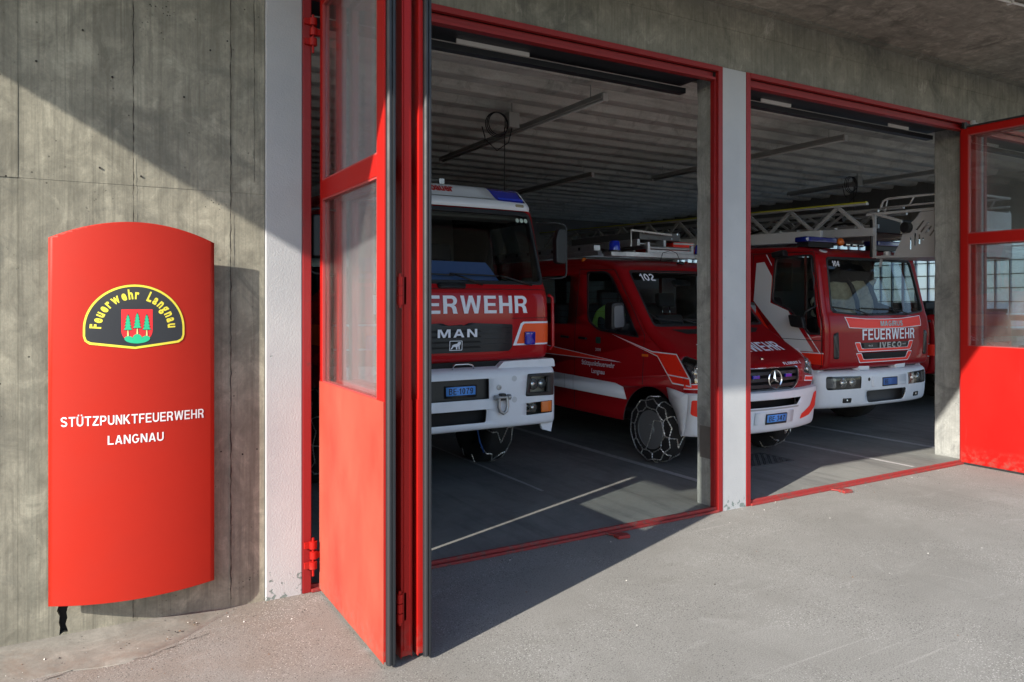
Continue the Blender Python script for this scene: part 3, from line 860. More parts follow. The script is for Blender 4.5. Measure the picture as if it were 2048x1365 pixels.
# concrete columns behind the pillars, chipped arrises
def column(x0, x1, y0, y1, z1):
    mb = MB(); n_ = 26; ring = []
    for i in range(n_+1):
        z = -0.02+(z1+0.02)*i/n_
        c = [0.012+max(0, random.gauss(0, 0.006)) for _ in range(4)]
        ring.append([(x0+c[0], y0, z), (x1-c[1], y0, z), (x1, y0+c[1], z), (x1, y1-c[2], z), (x1-c[2], y1, z), (x0+c[3], y1, z), (x0, y1-c[3], z), (x0, y0+c[0], z)])
    vs = [p for r in ring for p in r]; fs = []
    for i in range(n_):
        for k in range(8): fs.append((i*8+k, i*8+(k+1) % 8, (i+1)*8+(k+1) % 8, (i+1)*8+k))
    fs += [tuple(range(7, -1, -1)), tuple(n_*8+k for k in range(8))]
    mb.add(vs, fs).build('column', M['jamb'], fs_, smooth=35)
column(4.762, 5.07, 0.068, 0.305, 3.795)
column(8.655, 8.93, 0.068, 0.44, 3.795)
box('patch_plate', mat('taupe_patch', (0.10, 0.09, 0.085), 0.6, var=0.1), fs_, 4.757, 4.7615, 0.12, 0.255, 0.42, 0.70)
# lintel, canopy, roof
box('lintel', M['lintel'], fs_, 0.97, 14.8, 0.0, 0.46, 3.803, 4.346)
box('lintel_band', M['lintel'], fs_, 0.97, 14.8, -0.006, -0.0002, 4.14, 4.345)
box('canopy', M['soffit'], fs_, -2.81, 15.5, -2.19, -0.007, 4.35, 4.62, bevel=0.01)
box('canopy_fillet', M['lintel'], fs_, 0.97, 14.8, -0.10, -0.0065, 4.335, 4.349)
box('roof_slab', M['ceiling'], fs_, -9.0, 14.9, 0.003, 13.3, 4.353, 4.62)
# ribs of the ceiling
rib_poly = [(-0.13, 0.25), (0.13, 0.25), (0.085, 0.0), (-0.085, 0.0)]
def rib(y, dz):
    mb = MB(); n_ = 14
    prof = [(-0.215, 0.245), (-0.105, 0.018), (-0.088, 0.0), (0.088, 0.0), (0.105, 0.018), (0.215, 0.245)]
    vs = []; fs = []
    for i in range(n_+1):
        x = 0.97+(14.5-0.97)*i/n_
        for p in prof: vs.append((x, y+p[0]+random.uniform(-.003, .003), 4.105+dz+p[1]))
    for i in range(n_):
        for k in range(5): fs.append((i*6+k, i*6+k+1, (i+1)*6+k+1, (i+1)*6+k))
    mb.add(vs, fs).build('ceiling_rib', M['ceiling'], fs_)
for i in range(25):
    rib(0.80+0.5*i, random.uniform(-0.006, 0.006))
# inner walls
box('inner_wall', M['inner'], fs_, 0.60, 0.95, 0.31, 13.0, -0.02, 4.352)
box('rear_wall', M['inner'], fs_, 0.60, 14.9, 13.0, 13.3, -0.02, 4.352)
# right wall with the band of glass blocks
rw = MB()
rw.box(14.5, 14.7, 0.31, 13.0, -0.02, 1.28).box(14.5, 14.7, 0.31, 13.0, 3.045, 4.352).box(14.5, 14.7, 0.31, 1.0, 1.28, 3.045)
rw.build('side_wall', M['inner'], fs_)
def block_mat():
    m, n, b, out = newmat('glass_block'); t = NT(m); n.nodes.remove(b)
    tl = t.node('ShaderNodeBsdfTranslucent'); tl.inputs[0].default_value = (0.88, 0.93, 0.97, 1)
    tr = t.node('ShaderNodeBsdfTransparent'); tr.inputs[0].default_value = (0.86, 0.92, 0.96, 1)
    gl = t.node('ShaderNodeBsdfGlossy'); gl.inputs['Roughness'].default_value = 0.25
    m1 = t.node('ShaderNodeMixShader'); m1.inputs[0].default_value = 0.45; t.l.new(tl.outputs[0], m1.inputs[1]); t.l.new(tr.outputs[0], m1.inputs[2])
    m2 = t.node('ShaderNodeMixShader'); m2.inputs[0].default_value = 0.06; t.l.new(m1.outputs[0], m2.inputs[1]); t.l.new(gl.outputs[0], m2.inputs[2])
    t.l.new(m2.outputs[0], out.inputs[0])
    return m
gbm = block_mat()
BS = 0.252
jo = MB()
nb_y, nb_z = 47, 7
for j in range(nb_y+1):
    y = 1.0+j*BS
    jo.box(14.56, 14.64, y-0.007, y+0.007, 1.28, 3.045)
for k in range(nb_z+1):
    z = 1.28+k*BS
    jo.box(14.561, 14.639, 1.0, 13.0, z-0.007, z+0.007)
gbw = jo.build('glass_block_window', mat('mortar_joint', (0.16, 0.16, 0.15), 0.8), fs_)
hb = BS/2-0.0075
proto = MB()
ringz = []
pr = [(-0.04, hb-0.02), (-0.034, hb-0.006), (-0.02, hb), (0.02, hb), (0.034, hb-0.006), (0.04, hb-0.02)]
vs = []; fs = []
for (t_, h) in pr:
    vs += [(t_, -h, -h), (t_, h, -h), (t_, h, h), (t_, -h, h)]
for i in range(len(pr)-1):
    for k in range(4): fs.append((i*4+k, i*4+(k+1) % 4, (i+1)*4+(k+1) % 4, (i+1)*4+k))
fs += [(3, 2, 1, 0), tuple((len(pr)-1)*4+k for k in range(4))]
gb_me = None
for j in range(nb_y-5):
    for k in range(nb_z):
        c = (14.60, 1.0+(j+0.5)*BS, 1.28+(k+0.5)*BS)
        if gb_me is None:
            o = MB().add(vs, fs).build('glass_block', gbm, gbw); gb_me = o.data
        else:
            o = link('glass_block', gb_me, gbw)
        o.location = c
fill = MB()
for j in range(nb_y-5, nb_y):
    for k in range(nb_z):
        c = (14.60, 1.0+(j+0.5)*BS, 1.28+(k+0.5)*BS)
        fill.add([(v[0]+c[0], v[1]+c[1], v[2]+c[2]) for v in vs], fs)
tag(fill.build('far_glass_block', gbm, fs_), kind='stuff')
box('window_ledge', M['darksteel'], fs_, 14.30, 14.499, 1.0, 12.5, 1.45, 1.53)

# red steel door frames
def door_frame(x0, x1, left_visible=True):
    fr = MB()
    fr.box(x0, x0+0.052, -0.016, 0.060, 0.0, 3.80)                # left post
    df = fr.build('door_frame', M['frame'], fs_, bevel=0.003)
    MB().box(x0+0.052, x0+0.066, 0.030, 0.062, 0.0, 3.70).build('post', M['frame'], df, bevel=0.002)
    MB().box(x1-0.050, x1, -0.016, 0.020, 0.0, 3.80).box(x1-0.068, x1-0.050, 0.012, 0.062, 0.0, 3.70).build('post', M['frame'], df, bevel=0.002)
    hd = MB()
    hd.box(x0+0.052, x1-0.050, -0.020, 0.020, 3.757, 3.799)
    hd.box(x0+0.066, x1-0.068, 0.034, 0.060, 3.705, 3.757)
    hd.box(x0+0.066, x1-0.068, -0.004, 0.060, 3.683, 3.705)
    hd.build('head_rail', M['frame'], df, bevel=0.002)
    th = MB()
    th.box(x0+0.053, x1-0.051, -0.030, 0.004, 0.001, 0.020).box(x0+0.053, x1-0.051, 0.004, 0.030, 0.001, 0.040)
    th.build('threshold_rail', M['rail'], df, bevel=0.003)
    # dark track housing behind the head
    tr = MB().box(x0+0.07, x1-0.07, 0.064, 0.43, 3.735, 3.8025).box(x0+0.07, x1-0.07, 0.36, 0.44, 3.655, 3.70)
    tr.build('track_housing', M['darksteel'], df)
    for (a, b_) in ((0.59, 1.01), (2.585, 2.95)) if x0 > 3 else ((1.22, 1.85),):
        if x0+b_ < x1-0.1: MB().box(x0+a, x0+b_, 0.340, 0.350, 3.704, 3.7345).build('track_slot', mat('pale_slot', (0.75, 0.74, 0.70), 0.7), df)
    return df
f1 = door_frame(1.19, 4.761)
f2 = door_frame(5.049, 8.57)
f3 = door_frame(8.861, 12.399)
f4 = door_frame(12.661, 14.299)
def lug(x, par):
    mb = MB().prism([(x-0.055, -0.17), (x+0.045, -0.185), (x+0.06, -0.13), (x+0.02, -0.09), (x-0.05, -0.10)], 'z', 0.001, 0.026)
    mb.bar((x-0.02, -0.10, 0.012), (x-0.06, -0.03, 0.012), 0.03, 0.012)
    mb.build('floor_bolt', M['rail'], par, bevel=0.004)
lug(3.57, f1); lug(6.23, f2); lug(10.1, f3)
# white cap beside the frame corner
MB().cyl((8.59, -0.03, 3.70), (8.59, -0.03, 3.80), 0.03).build('drain_pipe', M['plaster'], fs_, smooth=40)
# pale conduit under the canopy
tag(MB().tube([(6.2, -1.225, 4.325), (9.0, -1.52, 4.325), (14, -2.0, 4.325)], 0.011, 8).box(6.80, 6.83, -1.31, -1.26, 4.31, 4.3495).build('conduit', M['tubewhite'], None, smooth=40),
    'thin white cable conduit fixed under the concrete canopy', 'conduit')

# ------------------------------------------------------------------ folding doors
def hinge(parent, x, y, z, axis_r=0.022, out=(0, -1, 0), big=True):
    mb = MB()
    hh = 0.036
    if big:
        for k, dz in enumerate((0.062, 0.0, -0.062)):
            xx = x if k != 1 else x+0.004
            mb.cyl((xx, y, z+dz-hh/2-0.004), (xx, y, z+dz+hh/2+0.004), 0.024, n=14)
            if k == 1: mb.box(x, x+0.060, y-0.012, y+0.018, z+dz-hh/2, z+dz+hh/2)
            else: mb.box(x-0.052, x, y-0.004, y+0.022, z+dz-hh/2, z+dz+hh/2)
        mb.cyl((x, y, z-0.13), (x, y, z+0.105), 0.008, n=8)
    else:
        for dz in (0.048, 0.0, -0.048):
            mb.cyl((x, y, z+dz-0.021), (x, y, z+dz+0.021), 0.0155, n=14)
        mb.cyl((x, y, z-0.085), (x, y, z+0.085), 0.008, n=8)
        mb.box(x, x+0.035, y+0.004, y+0.012, z-0.068, z+0.068)
    return mb.build('hinge', M['door'], parent, smooth=40)

def leaf(parent, x0, x1, y0, y1, z0=0.030, z1=3.700, slim=0.045, wide=0.105, panel_out=0.004, pm=None):
    """a leaf standing square to the front: thickness in x, from y0 (hinge side) out to y1"""
    def s_(a): return y0-a
    mb = MB()
    ya, yb = s_(slim), y1+wide
    mb.box(x0, x1, ya, y0, z0, z1)                # stile at the wall
    mb.box(x0, x1, y1, yb, z0, z1)                # outer stile
    mb.box(x0, x1, yb, ya, z1-0.075, z1)          # top rail
    mb.box(x0, x1, yb, ya, 2.425, 2.535)          # middle rail
    mb.box(x0+0.003, x1-0.003, yb, ya, 1.255, 1.300)
    lf = mb.build('leaf', M['door'], parent, bevel=0.002)
    for xa, xb in ((x0-panel_out, x0-0.0005), (x1+0.0005, x1+panel_out)): MB().box(xa, xb, y1+0.001, y0-0.001, z0-0.008, 1.305).build('panel', pm or M['door'], lf)
    xm = (x0+x1)/2
    for a, b_ in ((1.30, 2.425), (2.535, z1-0.075)):
        MB().box(xm-0.003, xm+0.003, yb+0.002, ya-0.002, a+0.002, b_-0.002).build('pane', M['pane'], lf)
        be = MB()
        for xx0, xx1 in ((x0+0.003, xm-0.004), (xm+0.004, x1-0.003)):
            be.box(xx0, xx1, yb, yb+0.010, a, b_).box(xx0, xx1, ya-0.010, ya, a, b_)
            be.box(xx0, xx1, yb+0.010, ya-0.010, a, a+0.010).box(xx0, xx1, yb+0.010, ya-0.010, b_-0.010, b_)
        be.build('bead', mat('glazing_bead', (0.35, 0.03, 0.03), 0.5) if 'bead' not in M else M['bead'], lf)
    return lf
M['bead'] = mat('glazing_bead', (0.36, 0.05, 0.05), 0.5)
def seal(lf, x0, x1, y, z0=0.02, z1=3.70, d=0.030):
    # ribbed rubber finger guard
    prof = [(x0, y), (x0, y-d*0.7), (x0+(x1-x0)*0.18, y-d), (x0+(x1-x0)*0.42, y-d), (x0+(x1-x0)*0.5, y-d*0.72), (x0+(x1-x0)*0.58, y-d), (x0+(x1-x0)*0.85, y-d*0.95), (x1, y-d*0.6), (x1, y)]
    MB().prism(prof, 'z', z0, z1).build('seal', M['rubber'], lf)

fd = thing('folding_door', 'red folding door of three glazed leaves stacked open beside the curved sign', 'folding door', group='open folding doors')
M['faded'] = door_red('sun_bleached_red_paint', (0.33, 0.022, 0.015), (0.35, 0.085, 0.055), 0.55)
l1 = leaf(fd, 1.292, 1.338, -0.030, -1.150, pm=M['faded'])
seal(l1, 1.300, 1.346, -1.1502)
l2 = leaf(fd, 1.388, 1.440, -0.045, -1.140)
MB().box(1.398, 1.430, -1.146, -1.1405, 0.06, 3.68).build('edge_strip', M['door'], l2)
l3 = leaf(fd, 1.474, 1.522, -0.030, -1.150)
seal(l3, 1.496, 1.536, -1.1502)
for z in (0.235, 3.455): hinge(l1, 1.249, -0.032, z)
for z in (0.28, 1.85, 3.40): hinge(l2, 1.374, -1.150, z, big=False)
for z in (0.30, 1.85, 3.40): hinge(l3, 1.458, -0.020, z, big=False)

fd2 = thing('folding_door', 'red folding door of glazed leaves stacked open at right edge of picture', 'folding door', group='open folding doors')
m1 = leaf(fd2, 8.432, 8.480, 0.010, -1.130, slim=0.075)
seal(m1, 8.436, 8.476, -1.1302)
m2 = leaf(fd2, 8.530, 8.580, -0.045, -1.120)
m3 = leaf(fd2, 8.625, 8.672, -0.030, -1.130)
for z in (0.28, 1.85, 3.40): hinge(m2, 8.505, -1.136, z, big=False)
MB().box(8.42, 8.70, -1.12, 0.0, 0.008, 0.020).build('sweep_seal', M['rubber'], m1)
MB().box(8.425, 8.49, -1.13, 0.0, 3.702, 3.72).build('top_seal', M['rubber'], m1)
MB().box(8.40, 8.55, -0.03, -0.0205, 3.70, 3.76).cyl((8.43, -0.035, 3.69), (8.43, -0.035, 3.76), 0.02).build('pivot_bracket', M['black'], m1)

# ------------------------------------------------------------------ the sign
sg_ = thing('station_sign', 'tall curved red sign with black and yellow fire brigade badge on concrete wall', 'sign', (0.266, -0.08, 0.0), math.atan2(-0.04, 0.80))
HWS = 0.402
def sgn(off=0.0):
    def f(x, z):
        k = x/HWS
        rr = (HWS**2+0.065**2)/(2*0.065)
        a = x/rr
        y = -(math.sqrt(max(0, rr*rr-x*x))-(rr-0.065))
        n_ = Vector((x/rr, -math.sqrt(max(0, 1-(x/rr)**2))))
        return (x+n_.x*off, y+n_.y*off, z)
    return f
top = [(HWS-2*HWS*i/24, 2.128+0.094*(1-((HWS-2*HWS*i/24)/HWS)**2)) for i in range(25)]
ol = [(-HWS+2*HWS*i/24, 0.213-0.014*(1-(-1+2*i/24)**2)) for i in range(25)]+top
xs24 = [-HWS+2*HWS*i/36 for i in range(1, 36)]
panel = sheet('sign_panel', M['sign'], sg_, ol, sgn(0), (), xs24, (), (0, -1, 0), solid=0.006)
MB().box(-0.30, -0.26, 0.004, 0.078, 0.35, 2.05).box(0.26, 0.30, 0.004, 0.078, 0.35, 2.05).build('bracket', M['darksteel'], sg_)
def sdec(name, m_, ol, off=0.0015, holes=(), par=None):
    a0 = min(p[0] for p in ol); a1 = max(p[0] for p in ol)
    return sheet(name, m_, par or sg_, ol, sgn(off), holes, [x for x in xs24 if a0 < x < a1], (), (0, -1, 0))
caps('lettering', M['letter'], sg_, 'STÜTZPUNKTFEUERWEHR', sgn(0.0015), 0.0, 1.143, 0.690, 0.050, t=.165, w=.72, gap=.14, cuts=20)
caps('lettering', M['letter'], sg_, 'LANGNAU', sgn(0.0015), 0.005, 1.038, 0.268, 0.047, t=.165, w=.72, gap=.14, cuts=10)
# badge, laid out from its own centre line
KX, KZ = 0.0002965, 0.000331
bx0, bz0 = 0.000, 1.888
def B(px, py): return (bx0+(px-965)*KX, bz0-(py-155)*KZ)
def badge_outline(g=0.0):
    pts = []
    for i in range(41):
        a = math.pi*(i/40)
        pts.append(((965+math.cos(a)*(825-g)), 870-math.sin(a)*(715-g)))
    left = [(140+g, 985), (165+g, 1065-g*.4), (240+g*.8, 1120-g), (965, 1205-g*1.05), (1690-g*.8, 1120-g), (1765-g, 1065-g*.4), (1790-g, 985)]
    return [B(*p) for p in pts]+[B(*p) for p in left]
bd = sdec('badge', M['badgeblack'], badge_outline(0), 0.0012)
sdec('badge_border', M['badgeyellow'], badge_outline(4), 0.0022, [badge_outline(38)], bd)
def arc_text(s, par):
    # letters run along an ellipse at even arc length
    a_, b_ = 545.0, 480.0
    N = 400
    P = [(965-math.cos(math.pi*i/N)*a_, 868-math.sin(math.pi*i/N)*b_) for i in range(N+1)]
    L = [0]
    for i in range(N): L.append(L[-1]+math.hypot((P[i+1][0]-P[i][0])*KX, (P[i+1][1]-P[i][1])*KZ))
    H = 0.047
    adv = {}
    for ch in s:
        if ch == ' ': adv[ch] = 0.022; continue
        vs, fs, x0, x1, z0, z1 = text_mesh(ch, 1, 0.038)
        adv[ch] = (x1-x0)*0.058*0.84
    gap = (L[-1]-sum(adv[c] for c in s))/(len(s)-1)
    pos = 0; VS = []; FS = []
    for ch in s:
        wd = adv[ch]
        if ch != ' ':
            mid = pos+wd/2
            i = min(range(N+1), key=lambda q: abs(L[q]-mid))
            i0, i1 = max(0, i-3), min(N, i+3)
            d = Vector(((P[i1][0]-P[i0][0])*KX, -(P[i1][1]-P[i0][1])*KZ)).normalized()
            nn = Vector((-d.y, d.x))
            c = Vector(B(*P[i]))
            vs, fs, x0, x1, z0, z1 = text_mesh(ch, 1, 0.038)
            o = len(VS)
            for v in vs:
                lx = (v[0]-(x0+x1)/2)*0.058*0.84; lz = v[1]*0.058*1.38
                q = c+d*lx+nn*(lz*0.9)
                VS.append(Vector((q.x, q.y, 0)))
            FS += [tuple(k+o for k in f) for f in fs]
        pos += wd+gap
    v2, f2 = cut_map(VS, FS, sgn(0.0024), (), (), (0, -1, 0))
    obj_from('badge_lettering', v2, f2, M['badgeyellow'], par)
arc_text('Feuerwehr Langnau', bd)
shield = [B(745, 560), B(1250, 560), B(1250, 900)]+[B(965+32+253*math.cos(a), 900+210*math.sin(a)) for a in [math.pi*i/16 for i in range(0, 17)]]+[B(745, 900)]
shd = sdec('shield', M['badgered'], shield, 0.0022, (), bd)
hills = []
for i in range(12): a = math.pi*i/12; hills.append((858-66*math.cos(a), 1030-40*math.sin(a)))
for i in range(12): a = math.pi*i/12; hills.append((1000-76*math.cos(a), 1030-70*math.sin(a)))
for i in range(12): a = math.pi*i/12; hills.append((1142-66*math.cos(a), 1030-40*math.sin(a)))
for i in range(12): a = math.pi*i/12; hills.append((1000+208*math.cos(a), 1030+82*math.sin(a)))
sdec('hill', M['badgegreen'], [B(*p) for p in hills], 0.0032, (), bd)
def tree(cx, top_, bot, hw, base):
    n_ = 5; H_ = bot-top_
    def outline(g):
        r = [(cx, top_-g*2)]
        lft = []
        for i in range(1, n_+1):
            y = top_+H_*i/n_
            w_ = hw*(0.28+0.72*i/n_)
            r.append((cx+w_+g, y+g)); 
            if i < n_: r.append((cx+w_*0.55+g, y-H_*0.03+g))
            lft.append((cx-w_-g, y+g))
            if i < n_: lft.append((cx-w_*0.55-g, y-H_*0.03+g))
        return [B(*p) for p in r+lft[::-1]]
    sdec('tree_outline', M['badgeblack'], outline(9), 0.0032, (), bd)
    sdec('tree', M['badgegreen'], outline(-1), 0.0040, (), bd)
    sdec('tree_trunk_outline', M['badgeblack'], [B(cx-15, bot), B(cx+15, bot), B(cx+24, base), B(cx-24, base)], 0.0034, (), bd)
    sdec('tree_trunk', M['trunk'], [B(cx-8, bot+8), B(cx+8, bot+8), B(cx+15, base), B(cx-15, base)], 0.0042, (), bd)
tree(850, 645, 890, 66, 990); tree(1000, 620, 862, 66, 960); tree(1153, 645, 890, 66, 990)

# ------------------------------------------------------------------ things under the garage ceiling
def strip_light(x, y0, y1, z, label):
    t_ = thing('strip_light', label, 'light', (x, y0, z), 0, 'ceiling strip lights')
    L_ = y1-y0
    MB().prism([(-0.05, 0.0), (0.05, 0.0), (0.03, 0.06), (-0.03, 0.06)], 'y', 0, L_).build('housing', M['grey'], t_)
    MB().cyl((0, 0.03, -0.014), (0, L_-0.03, -0.014), 0.013, n=10).build('tube', M['tubewhite'], t_, smooth=True)
    for yy in (0.25, L_/2, L_-0.25): MB().cyl((0, yy, 0.05), (0, yy, 4.10-z+0.02), 0.006, n=6).build('hanger', M['grey'], t_)
    for yy in (0.0, L_): MB().box(-0.03, 0.03, yy-0.012, yy+0.012, -0.03, 0.05).build('end_cap', M['tubewhite'], t_)
strip_light(4.72, 1.58, 5.6, 3.90, 'long grey strip light hanging above the first bay')
strip_light(8.68, 1.62, 5.4, 3.92, 'grey strip light hanging above the second bay')
strip_light(7.45, 5.5, 9.0, 3.90, 'grey strip light hanging farther back over the red van')
strip_light(12.3, 2.3, 5.5, 3.92, 'grey strip light beyond the ladder truck cage')
def reel(x, y, z, label, drop):
    t_ = thing('cable_loop', label, 'cable', (x, y, z), 0, 'charging cables hanging from the ceiling')
    mb = MB()
    for k in range(3):
        rr = 0.13+0.008*k
        mb.tube([(-0.12+rr*math.cos(a)+0.004*k, 0.03*k-0.05, -0.06+rr*math.sin(a)) for a in [2*math.pi*i/24 for i in range(24)]], 0.006, 6, True)
    mb.build('coil', M['black'], t_, smooth=True)
    MB().box(0.02, 0.16, -0.06, 0.06, -0.08, 0.10).cyl((0.09, 0, 0.1), (0.09, 0, 0.22), 0.012).build('ceiling_box', M['grey'], t_, bevel=0.006)
    MB().tube([(0.09, 0, -0.08), (0.05, 0.01, -0.25), (-0.1, 0.02, -0.36), (-0.25, 0.02, -0.25), (-0.30, 0.02, -0.1)], 0.007, 6).build('loose_cable', M['black'], t_, smooth=True)
    MB().cyl((-0.01, 0, -0.08), (-0.01, 0, -drop), 0.006, n=6).build('drop_cable', M['black'], t_, smooth=True)
reel(4.34, 3.0, 3.92, 'black coiled cable and ceiling box above the white roofed fire engine', 1.0)
reel(12.1, 3.9, 3.95, 'black cable loop hanging above the ladder truck cage', 0.7)

# ------------------------------------------------------------------ shared vehicle pieces
def headlamp_bowl(parent, c, rx, depth=0.05, name='reflector', axis=(0, -1, 0)):
    prof = [(-depth, 0.006), (-depth*0.9, rx*0.35), (-depth*0.5, rx*0.75), (0, rx)]
    o = MB().lathe(c, axis, prof, 24).build(name, M['bowl'], parent, smooth=True)
    MB().lathe(Vector(c)+Vector(axis)*(-depth*0.7), axis, [(0, 0.010), (depth*0.5, 0.009), (depth*0.6, 0.0)], 12).build('bulb', M['tubewhite'], parent, smooth=True)
    return o

def wheel(parent, c, sg, Rr, Wd, chains=True, rimr=None, hubcol='rim', steer=0.0):
    """c is the centre of the tyre, sg the outer side along x"""
    rimr = rimr or Rr*0.56
    hw = Wd/2
    c = Vector(c)
    prof = [(-hw*.92, rimr), (-hw, rimr*1.12), (-hw, Rr*.80), (-hw*.86, Rr*.955), (-hw*.70, Rr*.985), (0, Rr), (hw*.70, Rr*.985), (hw*.86, Rr*.955), (hw, Rr*.80), (hw, rimr*1.12), (hw*.92, rimr)]
    wh = MB().lathe((0, 0, 0), (sg, 0, 0), prof, 48, closed=True).build('wheel', M['tyre'], parent, smooth=45)
    wh.location = c
    wh.rotation_euler = (0, 0, steer)
    d0 = hw*0.92
    rp = [(d0, rimr), (d0+0.006, rimr*0.97), (d0-0.03, rimr*0.93), (d0-0.06, rimr*0.80), (d0-0.05, rimr*0.5), (d0-0.02, rimr*0.42), (d0-0.01, rimr*0.30), (d0+0.01, rimr*0.27), (d0+0.012, 0.0)]
    MB().lathe((0, 0, 0), (sg, 0, 0), rp, 40).build('rim', M[hubcol], wh, smooth=35)
    hs_ = MB()
    for k in range(8):
        a = 2*math.pi*(k+.5)/8
        p = Vector((sg*(d0-0.054), rimr*0.66*math.cos(a), rimr*0.66*math.sin(a)))
        hs_.cyl(p, p+Vector((sg*0.008, 0, 0)), rimr*0.11, n=12)
    hs_.build('rim_hole', M['dark'], wh)
    nb = MB()
    for k in range(6):
        a = 2*math.pi*k/6
        p = Vector((sg*(d0-0.026), rimr*0.36*math.cos(a), rimr*0.36*math.sin(a)))
        nb.cyl(p, p+Vector((sg*0.022, 0, 0)), 0.012, n=6)
    nb.build('wheel_nut', M['chrome'], wh)
    if chains:
        mb = MB()
        def linkpath(pts):
            # beaded path so that it reads as links
            out = []; rs = []
            for i in range(len(pts)-1):
                a = Vector(pts[i]); b_ = Vector(pts[i+1]); n_ = max(2, int((b_-a).length/0.014))
                for k in range(n_):
                    out.append(a.lerp(b_, k/n_)+Vector((random.uniform(-.002, .002),)*3)); rs.append(0.0085 if (k % 2) else 0.0040)
            out.append(Vector(pts[-1])); rs.append(0.005)
            mb.tube(out, rs, 5)
        n_ = 10
        def P(r, a, x): return (sg*x, r*math.cos(a), r*math.sin(a))
        xo = hw+0.008
        for k in range(n_):
            a0 = 2*math.pi*k/n_+0.13; a1 = 2*math.pi*(k+0.5)/n_+0.13; a2 = 2*math.pi*(k+1)/n_+0.13
            j = random.uniform(-.05, .05)
            linkpath([P(Rr*0.72, a0, xo), P(Rr*0.88, a0+j, xo), P(Rr*0.99, a0+j, hw*.80), P(Rr+0.008, a0+j, hw*.4), P(Rr+0.010, a1, 0), P(Rr+0.008, a0-j, -hw*.4), P(Rr*.99, a0-j, -hw*.8), P(Rr*.8, a0, -xo)])
            linkpath([P(Rr*0.72, a0, xo), P(Rr*(0.67+random.uniform(-.05, .03)), a1, xo+0.004), P(Rr*0.72, a2, xo)])
            linkpath([P(Rr*0.90, a0+j, xo), P(Rr*0.985, a1, xo*0.86), P(Rr*0.90, a2, xo)])
        # tightening strand hanging across the hub
        linkpath([P(Rr*0.66, 2.6, xo+.01), P(Rr*0.40, 2.2, xo+.012), P(Rr*.33, 4.6, xo+.012), P(Rr*0.68, 4.95, xo+.01)])
        mb.build('snow_chain', M['chain'], wh)
    return wh

def number_plate(parent, fn, cx, z0, txt, w_=0.30, h=0.08, frame=True):
    if frame:
        sheet('plate_holder', M['black'], parent, rrect(cx-w_/2-0.012, cx+w_/2+0.012, z0-0.022, z0+h+0.010, 0.006), lambda x, z: fn(x, z, 0.010), solid=0.008)
    pl = sheet('number_plate', M['plate'], parent, rrect(cx-w_/2, cx+w_/2, z0, z0+h, 0.008), lambda x, z: fn(x, z, 0.014), solid=0.003)
    caps('plate_lettering', M['ink'], pl, txt, lambda x, z: fn(x, z, 0.016), cx, z0+0.013, w_*0.82, h-0.026, t=.15, w=.56, gap=.14)
    return pl

def seat(parent, x, y, z, m_, w_=0.46, bars=True, h=0.62):
    s_ = MB()
    s_.prism(rpoly([(y-0.02, z), (y+0.50, z-0.02), (y+0.66, z+h), (y+0.54, z+h+0.02), (y+0.40, z+0.14), (y-0.03, z+0.13)], 0.05), 'x', x-w_/2, x+w_/2)
    so_ = s_.build('seat', m_, parent, bevel=0.03, segs=3)
    if bars:
        for dx in (-0.065, 0.065):
            MB().cyl((x+dx, y+0.61, z+h-0.02), (x+dx, y+0.63, z+h+0.13), 0.007, n=8).build('headrest_bar', M['chrome'], so_, smooth=True)
    MB().prism(rpoly([(y+0.58, z+h+0.12), (y+0.68, z+h+0.12), (y+0.70, z+h+0.30), (y+0.61, z+h+0.31)], 0.03), 'x', x-0.14, x+0.14).build('headrest', m_, so_, bevel=0.03, segs=3)
    return so_

def steering(parent, x, y, z, r=0.21, tilt=0.9):
    ax = Vector((0, -math.sin(tilt), math.cos(tilt))); u, v = frame_of(ax)
    mb = MB().tube([Vector((x, y, z))+(u*math.cos(a)+v*math.sin(a))*r for a in [2*math.pi*i/32 for i in range(32)]], 0.016, 8, True)
    for a in (0.3, math.pi-0.3, 1.5*math.pi): mb.bar(Vector((x, y, z)), Vector((x, y, z))+(u*math.cos(a)+v*math.sin(a))*r, 0.03, 0.012)
    mb.cyl(Vector((x, y, z))-ax*0.25, Vector((x, y, z))+ax*0.01, 0.04)
    return mb.build('steering_wheel', M['black'], parent, smooth=50)

def wiper(parent, fn, x0, z0, x1, z1, x2, z2, off=0.02):
    a = Vector(fn(x0, z0, off)); b_ = Vector(fn(x1, z1, off+0.01)); 
    o = MB().tube([a, a.lerp(b_, .5)+Vector((0, -.012, .0)), b_], [0.013, 0.009, 0.007], 6).build('wiper', M['black'], parent, smooth=True)
    pts = [fn(x1+(x2-x1)*t, z1+(z2-z1)*t, 0.010) for t in [i/8 for i in range(9)]]
    MB().tube(pts, 0.008, 5).build('wiper_blade', M['black'], o, smooth=True)
    return o

